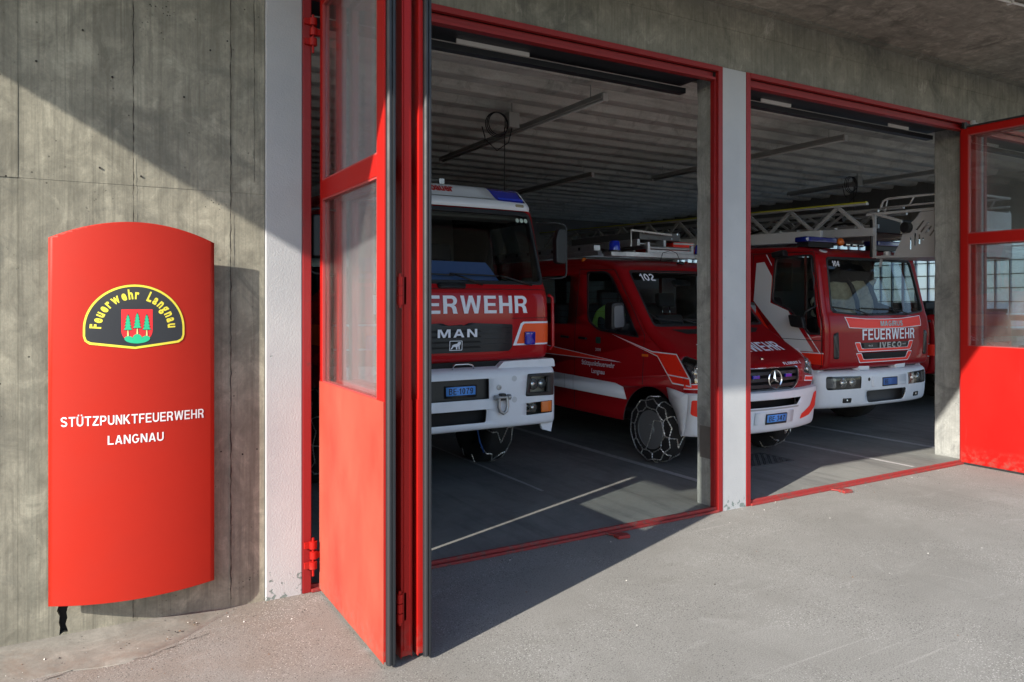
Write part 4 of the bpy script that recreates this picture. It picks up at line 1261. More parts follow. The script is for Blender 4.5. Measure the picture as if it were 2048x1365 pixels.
# ------------------------------------------------------------------ fire engine (white roof cap)
fe = thing('fire_engine', 'red fire engine with white roof cap, white bumper and snow chains in first bay', 'fire engine', (2.985, 1.50, 0.0))
W1 = Wrap([(0.20, 1.215), (0.09, 1.235), (0.055, 1.29), (0.04, 1.42), (0.04, 1.70), (0.055, 1.86), (0.10, 1.955), (0.125, 1.985), (0.285, 2.66), (0.33, 2.74), (0.45, 2.80), (0.75, 2.84), (2.25, 2.88)],
          1.085, 0.13, 0.045, (2.0, 2.8, 0.8), (0.055, 2.0))
ws1 = rpoly([(-1.005, 1.985), (1.005, 1.985), (0.975, 2.655), (-0.975, 2.655)], [0.07, 0.07, 0.06, 0.06], 5)
cab = W1.shell('cab', M['vred'], fe, 1.215, 2.878, [ws1], solid=0.025)
def cabside(W_, sg, rear, zb, holes, name='cab_side', m_=None, arch=None, par=None, ztop=None, z_roof=None):
    e = W_.edge(zb, ztop)
    ol = list(e)+[(rear, e[-1][1])]
    if arch: ol += arch
    else: ol += [(rear, e[0][1])]
    ys_ = []
    return sheet(name, m_ or M['vred'], par, ol, W_.side(sg), holes, (), [1.0+0.2*i for i in range(11)], (sg, 0, 0), solid=0.025, lining=M['seat'])
arch1 = [(2.25, 1.0), (1.90, 0.95)]+[(1.30+0.60*math.cos(a), 0.56+0.60*math.sin(a)) for a in [R(40+12*i) for i in range(9)]]+[(0.70, 1.0), (0.5, 1.215)]
win1 = rpoly([(0.40, 1.95), (1.10, 1.80), (1.28, 1.80), (1.28, 2.60), (0.50, 2.60)], 0.05)
for sg in (-1, 1):
    cs = cabside(W1, sg, 2.25, 1.215, [win1], par=fe, arch=arch1, ztop=2.878)
    sheet('side_window', M['wind'], fe, win1, W1.side(sg, -0.012), (), (), (), (sg, 0, 0))
    # grab handle at the cab corner
    MB().tube([(sg*1.09, 0.17, 1.86), (sg*1.135, 0.16, 1.83), (sg*1.14, 0.155, 1.35), (sg*1.10, 0.17, 1.31)], 0.017, 8).build('grab_handle', M['vred'], fe, smooth=True)
MB().box(-1.03, 1.03, 2.22, 2.249, 1.10, 2.84).build('cab_rear_wall', M['lining'], fe)
gask = rpoly([(-1.035, 1.955), (1.035, 1.955), (1.003, 2.69), (-1.003, 2.69)], [0.08]*4, 5)
W1.patch('windscreen_gasket', M['rubber'], fe, gask, 0.008, [ws1], solid=0.012)
W1.patch('windscreen', M['wind'], fe, ws1, -0.006)
# white roof cap with the lamp pods
W1c = Wrap([(0.262, 2.700), (0.250, 2.730), (0.270, 2.775), (0.36, 2.845), (0.42, 2.905), (0.50, 2.945), (0.75, 2.965), (2.2, 2.985)], 1.03, 0.10, 0.05, (2.7, 3.0, 0.8), (0.05, 2.0))
pod = []
for sg in (-1, 1):
    pod.append(rpoly([(sg*0.60, 2.788), (sg*0.955, 2.780), (sg*0.94, 2.962), (sg*0.565, 2.962)], 0.025))
rc = W1c.shell('roof_cap', M['vwhite'], fe, 2.700, 2.984, pod, solid=0.02)
for sg in (-1, 1):
    ec = W1c.edge(2.700, 2.984)
    sheet('roof_cap_side', M['vwhite'], fe, ec+[(2.2, ec[-1][1]), (2.2, 2.80)], W1c.side(sg), (), (), (), (sg, 0, 0), solid=0.02)
    pd = rpoly([(sg*0.605, 2.790), (sg*0.95, 2.783), (sg*0.935, 2.96), (sg*0.572, 2.96)], 0.025)
    W1c.patch('beacon_well', M['dark'], fe, pd, -0.05)
    bl = W1c.patch('beacon', M['blue'], fe, pd, -0.006, solid=0.02)
    W1c.patch('beacon_lamp_band', mat('blue_lamp_bright', (0.03, 0.09, 0.85), 0.2, coat=0.6), bl, rrect(sg*0.785-0.155, sg*0.785+0.155, 2.797, 2.822, 0.008), 0.004)
    W1c.patch('marker_lamp', mat('marker_lens', (0.35, 0.30, 0.20), 0.25), fe, rrect(sg*0.86-0.05, sg*0.86+0.05, 2.733, 2.758, 0.008), 0.006, solid=0.006)
W1c.patch('roof_cap_groove', M['steel'], fe, rpoly([(-0.55, 2.790), (0.55, 2.790), (0.50, 2.800), (-0.50, 2.800)], 0.004), 0.002)
lettering('lettering', mat('maker_red', (0.50, 0.012, 0.012), 0.4), fe, 'rosenbauer', W1c.at(0.004), -0.10, 2.845, 0.50, 0.085, bold=0.035, out=(0, -1, 0.4))
for (x, y0, z0) in ((-0.12, 0.95, 2.965), (-0.02, 0.90, 2.965), (0.26, 0.9, 2.965)):
    MB().box(x-0.03, x+0.03, y0, y0+0.05, z0, z0+0.10).build('roof_bracket', M['alu'], fe, bevel=0.004)
MB().cyl((-0.5, 0.93, 3.045), (0.26, 0.93, 3.045), 0.012).build('roof_rail', M['alu'], fe, smooth=True)
# front lettering, grille and badges
caps('lettering', M['decal'], fe, 'FEUERWEHR', W1.at(0.004), 0.0, 1.682, 1.56, 0.165, t=.20, w=.76, gap=.16, cuts=16)
gr_o = rpoly([(-0.57, 1.322), (0.57, 1.322), (0.60, 1.36), (0.60, 1.575), (0.14, 1.595), (0.085, 1.572), (-0.085, 1.572), (-0.14, 1.595), (-0.60, 1.575), (-0.60, 1.36)], 0.018)
W1.patch('grille', M['grille'], fe, gr_o, 0.014, solid=0.02)
for k in range(4):
    z = 1.362+k*0.050
    W1.patch('grille_slot', M['dark'], fe, rpoly([(-0.30, z), (0.26, z), (0.24, z+0.016), (-0.29, z+0.016)], 0.004), 0.018)
    W1.patch('grille_louvre', M['grille'], fe, rpoly([(-0.585, z+0.022), (0.585, z+0.022), (0.585, z+0.034), (-0.585, z+0.034)], 0.004), 0.024, solid=0.008)
caps('maker_lettering', M['decal'], fe, 'MAN', W1.at(0.034), 0.005, 1.465, 0.40, 0.075, t=.30, w=1.25, gap=.35)
W1.patch('badge', M['decal'], fe, rrect(-0.075, 0.055, 1.345, 1.435, 0.008), 0.030, [rrect(-0.069, 0.049, 1.351, 1.429, 0.005)])
lion = [(-0.066, 1.356), (-0.050, 1.358), (-0.034, 1.378), (-0.018, 1.380), (-0.010, 1.376), (-0.008, 1.356), (0.004, 1.356), (0.006, 1.378), (0.014, 1.384), (0.018, 1.356), (0.030, 1.356), (0.028, 1.390), (0.036, 1.402), (0.041, 1.418), (0.030, 1.426), (0.012, 1.422), (0.002, 1.408), (-0.030, 1.402), (-0.046, 1.394), (-0.052, 1.376), (-0.062, 1.362)]
W1.patch('lion', M['decal'], fe, lion, 0.030)
for sg in (-1, 1):
    def q(a, b_): return (sg*a, b_)
    W1.patch('stripe_border', M['decal'], fe, [q(0.615, 1.372), q(0.70, 1.580), q(0.73, 1.598), q(1.085, 1.598), q(1.085, 1.372)], 0.003)
    W1.patch('stripe', M['orange'], fe, [q(0.655, 1.388), q(0.725, 1.566), q(0.75, 1.580), q(1.085, 1.580), q(1.085, 1.388)], 0.0045)
    sheet('stripe', M['orange'], fe, [(0.215, 1.388), (0.9, 1.388), (0.9, 1.580), (0.215, 1.580)], W1.side(sg, 0.003), (), (), (), (sg, 0, 0))
    fl_ = W1.patch('flasher', M['blue'], fe, rrect(sg*0.80-0.055, sg*0.80+0.055, 1.375, 1.500, 0.012), 0.034, solid=0.03)
    W1.patch('seam', M['dark'], fe, [q(0.60, 1.630), q(1.085, 1.632), q(1.085, 1.637), q(0.60, 1.635)], 0.003)
W1.patch('seam', M['dark'], fe, [(-1.085, 1.905), (1.085, 1.905), (1.085, 1.911), (-1.085, 1.911)], 0.003)
for k in range(3):
    c = (0.835+0.052*k, 2.603)
    W1.patch('inspection_sticker', mat('pale_green_sticker', (0.45, 0.55, 0.48), 0.6), fe, [(c[0]+0.022*math.cos(a), c[1]+0.022*math.sin(a)) for a in [2*math.pi*i/16 for i in range(16)]], -0.002)
W1.patch('air_intake', M['black'], fe, rrect(-0.16, 0.12, 1.915, 1.955, 0.012), 0.02, solid=0.02)
W1.patch('sky_reflection_sheet', mat('sky_reflection_sheet', (0.07, 0.15, 0.40), 0.6), fe, [(-0.95, 2.005), (0.52, 2.005), (0.44, 2.13), (0.40, 2.175), (-0.93, 2.19)], -0.035)  # added sheet; its blue stands in for sky reflected in the windscreen
wiper(fe, W1, 0.30, 1.945, 0.02, 2.035, -0.50, 2.055)
wiper(fe, W1, 0.86, 1.945, 0.50, 2.035, -0.02, 2.05)
wiper(fe, W1, -0.28, 1.945, -0.55, 2.035, -0.95, 2.05)
# bumper
WB = Wrap([(0.14, 0.588), (0.05, 0.592), (0.012, 0.612), (0.0, 0.66), (0.0, 1.06), (0.012, 1.125), (0.05, 1.160), (0.12, 1.178)], 1.105, 0.07, 0.035, pw=6)
slot = rpoly([(-0.29, 0.668), (0.29, 0.668), (0.30, 0.79), (-0.30, 0.79)], 0.02)
recs = rrect(-0.305, 0.325, 0.885, 1.075, 0.008)
hl_h = [rpoly([(sg*0.735, 0.892), (sg*1.03, 0.885), (sg*1.055, 0.90), (sg*1.055, 1.082), (sg*1.03, 1.092), (sg*0.76, 1.080)], 0.02) for sg in (-1, 1)]
fg_h = [rpoly([(sg*0.735, 0.700), (sg*1.045, 0.705), (sg*1.045, 0.825), (sg*0.735, 0.815)], 0.01) for sg in (-1, 1)]
bp = WB.shell('bumper', M['bumper'], fe, 0.588, 1.177, [slot, recs]+hl_h+fg_h, solid=0.02)
for sg in (-1, 1):
    eb = WB.edge(0.588, 1.177)
    sheet('bumper_end', M['bumper'], fe, eb+[(0.55, 1.19), (0.62, 0.95), (0.55, 0.62)], WB.side(sg), (), (), (), (sg, 0, 0), solid=0.02)
    # raised shoulder beside the middle
    MB().prism(rpoly([(sg*0.44, 1.150), (sg*0.52, 1.222), (sg*1.09, 1.232), (sg*1.10, 1.150)], [0.01, 0.02, 0.03, 0.01]), 'y', 0.06, 0.40).build('bumper_shoulder', M['bumper'], fe, bevel=0.012)
    hw_ = MB().box(min(sg*0.70, sg*1.07), max(sg*0.70, sg*1.07), 0.112, 0.16, 0.68, 1.10).build('lamp_well', M['black'], fe)
    WB.patch('headlamp_surround', M['black'], fe, rpoly([(sg*0.725, 0.882), (sg*1.065, 0.875), (sg*1.07, 1.095), (sg*0.75, 1.095)], 0.02), 0.004, [rpoly([(sg*0.775, 0.912), (sg*0.985, 0.912), (sg*0.985, 1.062), (sg*0.79, 1.066)], 0.012)], solid=0.015)
    hd_ = WB.patch('headlamp', M['lens'], fe, rpoly([(sg*0.775, 0.912), (sg*0.985, 0.912), (sg*0.985, 1.062), (sg*0.79, 1.066)], 0.012), -0.004)
    headlamp_bowl(hd_, (sg*0.835, 0.045, 0.990), 0.058, 0.05)
    headlamp_bowl(hd_, (sg*0.935, 0.045, 0.990), 0.050, 0.05)
    MB().box(min(sg*0.76, sg*1.0), max(sg*0.76, sg*1.0), 0.098, 0.101, 0.905, 1.07).build('lamp_back', mat('dull_reflector', (0.50, 0.46, 0.40), 0.35, 0.6), hd_)
    fo = WB.patch('fog_lamp', M['lens'], fe, rpoly([(sg*0.745, 0.712), (sg*0.905, 0.714), (sg*0.905, 0.816), (sg*0.745, 0.808)], 0.006), -0.004)
    MB().box(min(sg*0.75, sg*0.90), max(sg*0.75, sg*0.90), 0.098, 0.101, 0.715, 0.81).build('fog_back', M['chrome'], fo)
    headlamp_bowl(fo, (sg*0.83, 0.038, 0.763), 0.045, 0.03)
    WB.patch('indicator', M['amber'], fe, rpoly([(sg*0.915, 0.714), (sg*1.04, 0.716), (sg*1.04, 0.818), (sg*0.915, 0.816)], 0.008), -0.003, solid=0.01)
    for zz in (0.86, 1.06):
        WB.patch('bumper_plug', mat('plug_grey', (0.55, 0.57, 0.60), 0.5), fe, [(sg*0.60+0.028*math.cos(a), zz+0.028*math.sin(a)) for a in [2*math.pi*i/20 for i in range(20)]], 0.002)
    # tow shackle
    tw = MB().lathe((sg*0.43, -0.004, 0.985), (0, -1, 0), [(0, 0.026), (0.006, 0.024), (0.008, 0.012), (0.002, 0.010), (0.001, 0.0)], 18).build('tow_ring', M['steel'], fe, smooth=40)
    cx_ = sg*0.455
    sh = MB().box(cx_-0.03, cx_+0.03, -0.05, 0.0, 0.865, 0.93)
    sh.build('tow_lug', M['black'], fe, bevel=0.008)
    MB().cyl((cx_-0.075, -0.035, 0.895), (cx_+0.085, -0.035, 0.895), 0.017, n=14).cyl((cx_-0.09, -0.035, 0.895), (cx_-0.05, -0.035, 0.895), 0.026, n=6).cyl((cx_+0.05, -0.035, 0.895), (cx_+0.078, -0.035, 0.895), 0.026, n=14)\
        .tube([(cx_-0.042, -0.037, 0.895), (cx_-0.047, -0.040, 0.81), (cx_-0.035, -0.042, 0.765), (cx_, -0.044, 0.745), (cx_+0.035, -0.042, 0.765), (cx_+0.047, -0.040, 0.81), (cx_+0.042, -0.037, 0.895)], 0.016, 10).build('tow_shackle', M['steel'], fe, smooth=50)
    MB().prism([(sg*0.98, 0.53), (sg*1.08, 0.50), (sg*1.10, 0.60), (sg*0.95, 0.60)], 'y', 0.10, 0.13).build('mud_flap', M['bumper'], fe)
MB().box(-0.32, 0.34, 0.048, 0.06, 0.87, 1.09).build('plate_recess', M['black'], fe)
def wbp(x, z, off=0.0): return (x, 0.046-off, z)
number_plate(fe, wbp, 0.05, 0.930, 'BE·1079')
MB().box(-0.40, 0.40, 0.10, 0.16, 0.64, 0.82).build('slot_back', M['dark'], fe)
MB().tube([(-0.02, 0.07, 1.165), (-0.02, 0.045, 1.20), (0.0, 0.04, 1.215), (0.13, 0.04, 1.215), (0.18, 0.05, 1.20), (0.20, 0.07, 1.168)], 0.007, 8).build('bumper_handle', M['chrome'], fe, smooth=True)
MB().box(-0.95, 0.95, 0.14, 0.40, 1.00, 1.235).build('radiator', M['dark'], fe)
MB().box(-0.47, -0.36, -0.010, 0.0, 0.80, 0.86).build('reflector_amber', M['amber'], fe, bevel=0.004)
# mirror on its bow
for sg in (1, -1):
    mr = MB().tube([(sg*1.02, 0.28, 2.585), (sg*1.20, 0.20, 2.590), (sg*1.285, 0.17, 2.575), (sg*1.305, 0.16, 2.54), (sg*1.305, 0.16, 2.08), (sg*1.29, 0.16, 2.045), (sg*1.25, 0.17, 2.03), (sg*1.07, 0.25, 2.02)], 0.011, 8).build('mirror_bow', M['black'], fe, smooth=True)
    MB().prism(rpoly([(sg*1.17, 2.18), (sg*1.285, 2.17), (sg*1.285, 2.53), (sg*1.20, 2.53), (sg*1.165, 2.42)], 0.03), 'y', 0.13, 0.21).build('mirror', M['black'], mr, bevel=0.012)
# inside of the cab
MB().prism(rpoly([(0.20, 1.70), (0.62, 1.60), (0.60, 1.90), (0.30, 1.975), (0.20, 1.97)], 0.03), 'x', -1.02, 1.02).build('dashboard', M['black'], fe, bevel=0.02)
MB().box(-1.03, 1.03, 0.20, 2.2, 1.14, 1.18).build('cab_floor', M['black'], fe)
for x in (-0.66, 0.0, 0.55): seat(fe, x, 0.98, 1.52, M['seat'])
steering(fe, -0.62, 0.62, 2.0)
MB().box(-0.95, 0.95, 2.0, 2.2, 1.55, 2.15).build('rear_bench', M['seat'], fe, bevel=0.03)
MB().box(-0.9, 0.35, 2.14, 2.219, 2.18, 2.27).box(-0.9, 0.35, 2.14, 2.219, 2.02, 2.08).build('equipment_rail', M['alu'], fe)
MB().box(-0.95, 0.95, 0.45, 0.75, 2.62, 2.68).build('sun_visor', M['lining'], fe, bevel=0.02)
# superstructure behind the cab
bdy = MB().box(-1.12, 1.12, 2.35, 6.6, 1.02, 2.92).build('equipment_body', M['vred2'], fe, bevel=0.03)
for sg in (-1, 1):
    for j in range(3):
        ya = 2.55+j*1.33
        rs_ = MB()
        for k in range(16): rs_.box(sg*1.121 if sg > 0 else -1.135, sg*1.135 if sg > 0 else -1.121, ya, ya+1.2, 1.20+k*0.10, 1.285+k*0.10)
        rs_.build('roller_shutter', M['alu'], bdy)
MB().box(-0.45, 0.45, 0.35, 6.5, 0.62, 0.95).build('chassis', M['black'], fe)
MB().box(-1.05, 1.05, 1.18, 1.42, 0.44, 0.60).build('axle', M['dark'], fe, bevel=0.03)
for sg in (-1, 1):
    wheel(fe, (sg*0.93, 1.30, 0.485), sg, 0.485, 0.30)
    wheel(fe, (sg*0.85, 5.0, 0.485), sg, 0.485, 0.42, chains=False)
MB().tube([(0.62, 0.85, 0.60), (0.66, 0.86, 0.40), (0.70, 0.9, 0.30), (0.76, 0.92, 0.18)], 0.008, 6).build('air_hose', mat('blue_hose', (0.03, 0.10, 0.35), 0.5), fe, smooth=True)

# ------------------------------------------------------------------ van
va = thing('fire_van', 'dark red fire brigade van with roof rack and snow chains behind the white pillar', 'van', (6.42, 0.84, 0.0))
W2 = Wrap([(0.10, 0.795), (0.05, 0.83), (0.03, 0.93), (0.05, 1.06), (0.10, 1.125), (0.22, 1.185), (0.50, 1.32), (0.74, 1.435), (0.84, 1.49), (0.90, 1.525), (1.43, 2.14), (1.52, 2.22), (1.72, 2.29), (2.2, 2.335), (3.0, 2.355), (5.6, 2.37)],
          0.955, 0.12, 0.21, (1.0, 1.55, 0.30), (0.06, 1.30), pw=2.2, rt=(1.2, 1.6, 0.06))
ws2 = rpoly([(-0.86, 1.530), (0.86, 1.530), (0.80, 2.145), (-0.80, 2.145)], [0.05, 0.05, 0.06, 0.06], 5)
grl = rpoly([(-0.37, 0.835), (0.37, 0.835), (0.46, 0.93), (0.475, 1.075), (-0.475, 1.075), (-0.46, 0.93)], 0.05, 5)
def hl2(sg, g=0.0):
    return rpoly([(sg*(0.60-g), 1.005-g), (sg*(0.90), 0.94-g), (sg*(0.955), 0.96-g), (sg*0.955, 1.20+g), (sg*0.88, 1.225+g), (sg*(0.66-g), 1.075+g)], 0.02)
lampL, lampR = hl2(-1), hl2(1)
vb = W2.shell('body', M['vred2'], va, 0.795, 2.369, [ws2, grl, lampL, lampR], solid=0.015)
AC, AR = (0.90, 0.375), 0.475
archv = [(1.55, 0.415)]+[(AC[0]+AR*math.cos(a), AC[1]+AR*math.sin(a)) for a in [R(5+10*i) for i in range(17)]]
swin = rpoly([(1.13, 1.40), (1.85, 1.455), (2.08, 1.56), (2.13, 2.145), (1.74, 2.14), (1.61, 2.02)], [0.03, 0.05, 0.10, 0.05, 0.10, 0.06], 5)
rwin = rpoly([(2.52, 1.50), (3.75, 1.50), (3.75, 2.13), (2.50, 2.13)], 0.05)
rwin2 = rpoly([(3.95, 1.50), (5.30, 1.50), (5.25, 2.13), (3.95, 2.13)], 0.05)
for sg in (-1, 1):
    e = W2.edge(0.795, 2.369)
    ol = e+[(5.6, e[-1][1]), (5.62, 0.42)]+[(3.9, 0.42)]+archv+[(0.36, 0.62)]
    sd = sheet('body_side', M['vred2'], va, ol, W2.side(sg), [swin, rwin, rwin2], (), [1.35+0.15*i for i in range(7)], (sg, 0, 0), solid=0.015, lining=M['seat'])
    for wn, nm in ((swin, 'door_window'), (rwin, 'side_window'), (rwin2, 'side_window')):
        sheet(nm, M['wind'], va, wn, W2.side(sg, -0.008), (), (), (), (sg, 0, 0))
    # weather strip round the door window
    big = rpoly([(1.085, 1.38), (1.86, 1.437), (2.10, 1.548), (2.155, 2.168), (1.72, 2.162), (1.585, 2.04)], [0.03, 0.05, 0.10, 0.05, 0.10, 0.06], 5)
    sheet('window_seal', M['rubber'], va, big, W2.side(sg, 0.003), [swin], (), (), (sg, 0, 0))
    MB().box(sg*0.90-0.01, sg*0.90+0.01, 1.515, 1.535, 1.43, 1.93).build('window_post', M['black'], va)
    # shut lines
    for (ya, za, yb, zb) in ((2.35, 0.45, 2.35, 1.40), (2.35, 1.40, 2.30, 2.20), (1.03, 0.86, 1.00, 1.42), (1.00, 1.42, 1.58, 2.17), (1.58, 2.17, 2.30, 2.20), (4.0, 0.45, 4.0, 2.2)):
        f_ = W2.side(sg, 0.002)
        MB().tube([f_(ya, za), f_(yb, zb)], 0.004, 5).build('shut_line', M['dark'], sd)
    MB().prism(rpoly([(2.08, 1.318), (2.24, 1.322), (2.24, 1.350), (2.08, 1.346)], 0.01), 'x', sg*0.952, sg*0.985).build('door_handle', M['black'], va, bevel=0.006)
    MB().prism(rpoly([(2.48, 1.318), (2.64, 1.322), (2.64, 1.350), (2.48, 1.346)], 0.01), 'x', sg*0.952, sg*0.985).build('door_handle', M['black'], va, bevel=0.006)
    # livery
    f3_ = lambda off: W2.side(sg, off)
    sheet('side_band', M['vwhite'], va, [(4.9, 0.690), (4.9, 0.90), (1.52, 0.835), (1.37, 0.80), (1.31, 0.665), (1.60, 0.665)], f3_(0.012), (), (), (), (sg, 0, 0), solid=0.012)
    for yy in (2.36, 2.55): sheet('band_joint', M['steel'], va, [(yy, 0.675), (yy+0.008, 0.675), (yy+0.012, 0.855), (yy+0.004, 0.855)], f3_(0.0135), (), (), (), (sg, 0, 0))
    sheet('stripe_border', M['decal'], va, [(4.9, 1.13), (4.9, 1.33), (3.06, 1.215), (1.40, 1.083), (3.06, 1.088)], f3_(0.002), (), (), (), (sg, 0, 0))
    sheet('stripe', M['glow'], va, [(4.9, 1.14), (4.9, 1.32), (3.06, 1.205), (1.55, 1.090), (3.06, 1.098)], f3_(0.0032), (), (), (), (sg, 0, 0))
    b2 = rpoly([(1.60, 1.408), (0.80, 1.212), (0.44, 1.232), (0.265, 0.955), (0.24, 0.905), (0.545, 0.915), (0.74, 1.185)], 0.0)
    b2 = [(1.60, 1.408), (0.86, 1.245), (0.475, 1.238), (0.265, 0.985), (0.255, 0.905), (0.545, 0.915), (0.78, 1.190)]
    sheet('stripe_border', M['decal'], va, b2, f3_(0.002), (), (), (), (sg, 0, 0))
    b3 = [(1.48, 1.376), (0.86, 1.232), (0.482, 1.226), (0.290, 0.990), (0.275, 0.920), (0.538, 0.930), (0.775, 1.200)]
    sheet('stripe', M['glow'], va, b3, f3_(0.0032), (), (), (), (sg, 0, 0))
    sheet('stripe_border', M['decal'], va, [(0.27, 0.985), (0.60, 1.000), (0.608, 1.012), (0.27, 0.997)], f3_(0.0042), (), (), (), (sg, 0, 0))
    if sg < 0:
        mir = lambda off: (lambda x, z: W2.side(-1, off)(-x, z))
        lettering('lettering', M['decal'], va, 'Stützpunktfeuerwehr', mir(0.003), -1.86, 0.985, 0.66, 0.080, bold=0.012, out=(-1, 0, 0))
        lettering('lettering', M['decal'], va, 'Langnau', mir(0.003), -1.855, 0.895, 0.26, 0.075, bold=0.012, out=(-1, 0, 0))
        lettering('lettering', M['decal'], va, '2008', mir(0.003), -1.853, 1.188, 0.11, 0.036, bold=0.0, out=(-1, 0, 0))
        sheet('door_emblem', mat('dark_green_emblem', (0.01, 0.06, 0.045), 0.5), va, rpoly([(1.80, 1.28), (1.90, 1.28), (1.905, 1.36), (1.795, 1.36)], 0.02), f3_(0.003), (), (), (), (sg, 0, 0))
    MB().prism(rpoly([(0.93, 1.178), (1.03, 1.178), (1.03, 1.205), (0.93, 1.205)], 0.008), 'x', sg*0.955, sg*0.966).build('side_indicator', M['amber'], va, bevel=0.003)
    # mirror
    mm = MB().prism(rpoly([(sg*0.955, 1.49), (sg*1.16, 1.46), (sg*1.175, 1.50), (sg*1.17, 1.75), (sg*1.14, 1.785), (sg*1.01, 1.785), (sg*0.985, 1.75)], 0.03), 'y', 1.30, 1.45)
    mo = mm.build('mirror', M['black'], va, bevel=0.03, segs=3)
    MB().prism(rpoly([(sg*1.0, 1.50), (sg*1.15, 1.49), (sg*1.155, 1.74), (sg*1.02, 1.75)], 0.03), 'y', 1.285, 1.299).build('mirror_shell', mat('grey_mirror_shell', (0.12, 0.125, 0.14), 0.45), mo, bevel=0.005)
    MB().box(min(sg*0.90, sg*1.03), max(sg*0.90, sg*1.03), 1.30, 1.40, 1.46, 1.55).build('mirror_arm', M['black'], mo, bevel=0.02)
    # headlamp
    ln = W2.patch('headlamp', M['lens'], va, hl2(sg), -0.002)
    W2.patch('lamp_bowl', mat('lamp_inner', (0.30, 0.31, 0.33), 0.22, 0.9), ln, hl2(sg), -0.075)
    for (x, z, r_) in ((0.70, 1.055, 0.045), (0.80, 1.03, 0.05), (0.86, 1.12, 0.045)):
        p = W2(sg*x, z, -0.03)
        headlamp_bowl(ln, p, r_, 0.035, axis=(sg*0.3, -1, 0.1))
    W2.patch('stripe_border', M['decal'], va, [(sg*0.60, 0.905), (sg*0.955, 0.875), (sg*0.955, 0.935), (sg*0.62, 0.965)], 0.003)
    W2.patch('stripe', M['glow'], va, [(sg*0.61, 0.917), (sg*0.955, 0.885), (sg*0.955, 0.925), (sg*0.63, 0.953)], 0.0045)
    for yy in (AC[0], 4.55):
        wheel(va, (sg*0.845, yy, 0.375), sg, 0.355, 0.225, chains=(yy < 2), rimr=0.215)
    MB().box(min(sg*0.30, sg*0.93), max(sg*0.30, sg*0.93), 0.42, 1.40, 0.86, 0.90).build('wheel_house', M['dark'], va)
MB().box(-0.70, 0.70, 0.45, 0.62, 0.35, 0.9).box(-0.70, 0.70, 1.30, 5.4, 0.38, 0.50).build('underbody', M['dark'], va)
W2.patch('windscreen', M['wind'], va, ws2, -0.004)
W2.patch('windscreen_seal', M['rubber'], va, rpoly([(-0.885, 1.505), (0.885, 1.505), (0.825, 2.165), (-0.825, 2.165)], 0.06, 5), 0.003, [ws2])
W2.patch('cowl', M['black'], va, rpoly([(-0.55, 1.425), (0.55, 1.425), (0.70, 1.475), (-0.70, 1.475)], 0.01), 0.004)
caps('unit_number', M['decal'], va, '102', W2.at(0.004), -0.600, 2.035, 0.215, 0.085, t=.22, w=.95, out=(0, -1, .5))
caps('lettering', M['decal'], va, 'FEUERWEHR', W2.at(0.004), 0.0, 1.235, 1.22, 0.088, cuts=18, out=(0, -1, 0.9))
caps('lettering', M['decal'], va, 'FLORIAN 2', W2.at(0.004), 0.42, 1.098, 0.34, 0.026, t=.22, w=.8, out=(0, -1, 0.4))
p = W2(0.0, 1.165, 0.006)
MB().lathe(p, (0, -0.5, 1), [(0, 0.022), (0.008, 0.019), (0.010, 0.0)], 16).build('bonnet_badge', M['chrome'], va, smooth=40)
# grille, bars and star
MB().box(-0.55, 0.55, 0.20, 0.24, 0.80, 1.12).build('grille_back', M['dark'], va)
for z in (0.885, 0.955, 1.025):
    W2.patch('grille_bar', M['grille'], va, rpoly([(-0.455, z-0.018), (0.455, z-0.018), (0.46, z+0.018), (-0.46, z+0.018)], 0.01), -0.012, solid=0.03)
W2.patch('grille_frame', M['chrome'], va, rpoly([(-0.385, 0.828), (0.385, 0.828), (0.468, 0.925), (0.484, 1.082), (-0.484, 1.082), (-0.468, 0.925)], 0.05, 5), 0.004, [grl])
star = MB().lathe((0, 0.010, 0.965), (0, -1, 0), [(0.0, 0.098), (0.012, 0.105), (0.020, 0.098), (0.012, 0.090)], 40, closed=True)
for a in (R(90), R(210), R(330)):
    d = Vector((math.cos(a), 0, math.sin(a))); u = Vector((-math.sin(a), 0, math.cos(a))); c = Vector((0, 0.0, 0.965))
    star.add([c+u*0.019+Vector((0, 0.008, 0)), c-u*0.019+Vector((0, 0.008, 0)), c+d*0.096+Vector((0, 0.004, 0)), c+Vector((0, -0.012, 0))-d*0.008], [(0, 2, 3), (1, 3, 2), (0, 1, 2), (0, 3, 1)])
star.build('star_badge', M['chrome'], va, smooth=40)
for x in (0.25, -0.25): MB().box(x-0.05, x+0.05, -0.002+0.03, 0.05, 0.975, 1.010).build('grille_flasher', M['blue'], va, bevel=0.004)
# bumper
WV = Wrap([(0.10, 0.385), (0.07, 0.395), (0.045, 0.44), (0.03, 0.56), (0.015, 0.64), (0.0, 0.76), (0.0, 0.80), (0.0, 0.826)], 0.965, 0.09, 0.21, pw=2.2)
air = rpoly([(-0.40, 0.665), (0.40, 0.665), (0.47, 0.745), (-0.47, 0.745)], 0.02)
WV.shell('bumper', M['bumper'], va, 0.385, 0.825, [air], solid=0.015, out=(0, -1, 0))
MB().box(-0.55, 0.55, 0.20, 0.22, 0.62, 0.79).build('air_intake', M['dark'], va)
vs = []; fs = []
for i in range(41):
    x = -0.965+1.93*i/40; q = WV(x, 0.825)
    vs += [(q[0], q[1]-0.0005, q[2]), (q[0], q[1]+0.03, q[2]+0.012), (q[0]*0.995, q[1]+0.16, q[2]+0.016)]
for i in range(40):
    for k in range(2): fs.append((i*3+k, i*3+k+1, i*3+k+4, i*3+k+3))
obj_from('bumper_top', vs, fs, M['bumper'], va, smooth=50)
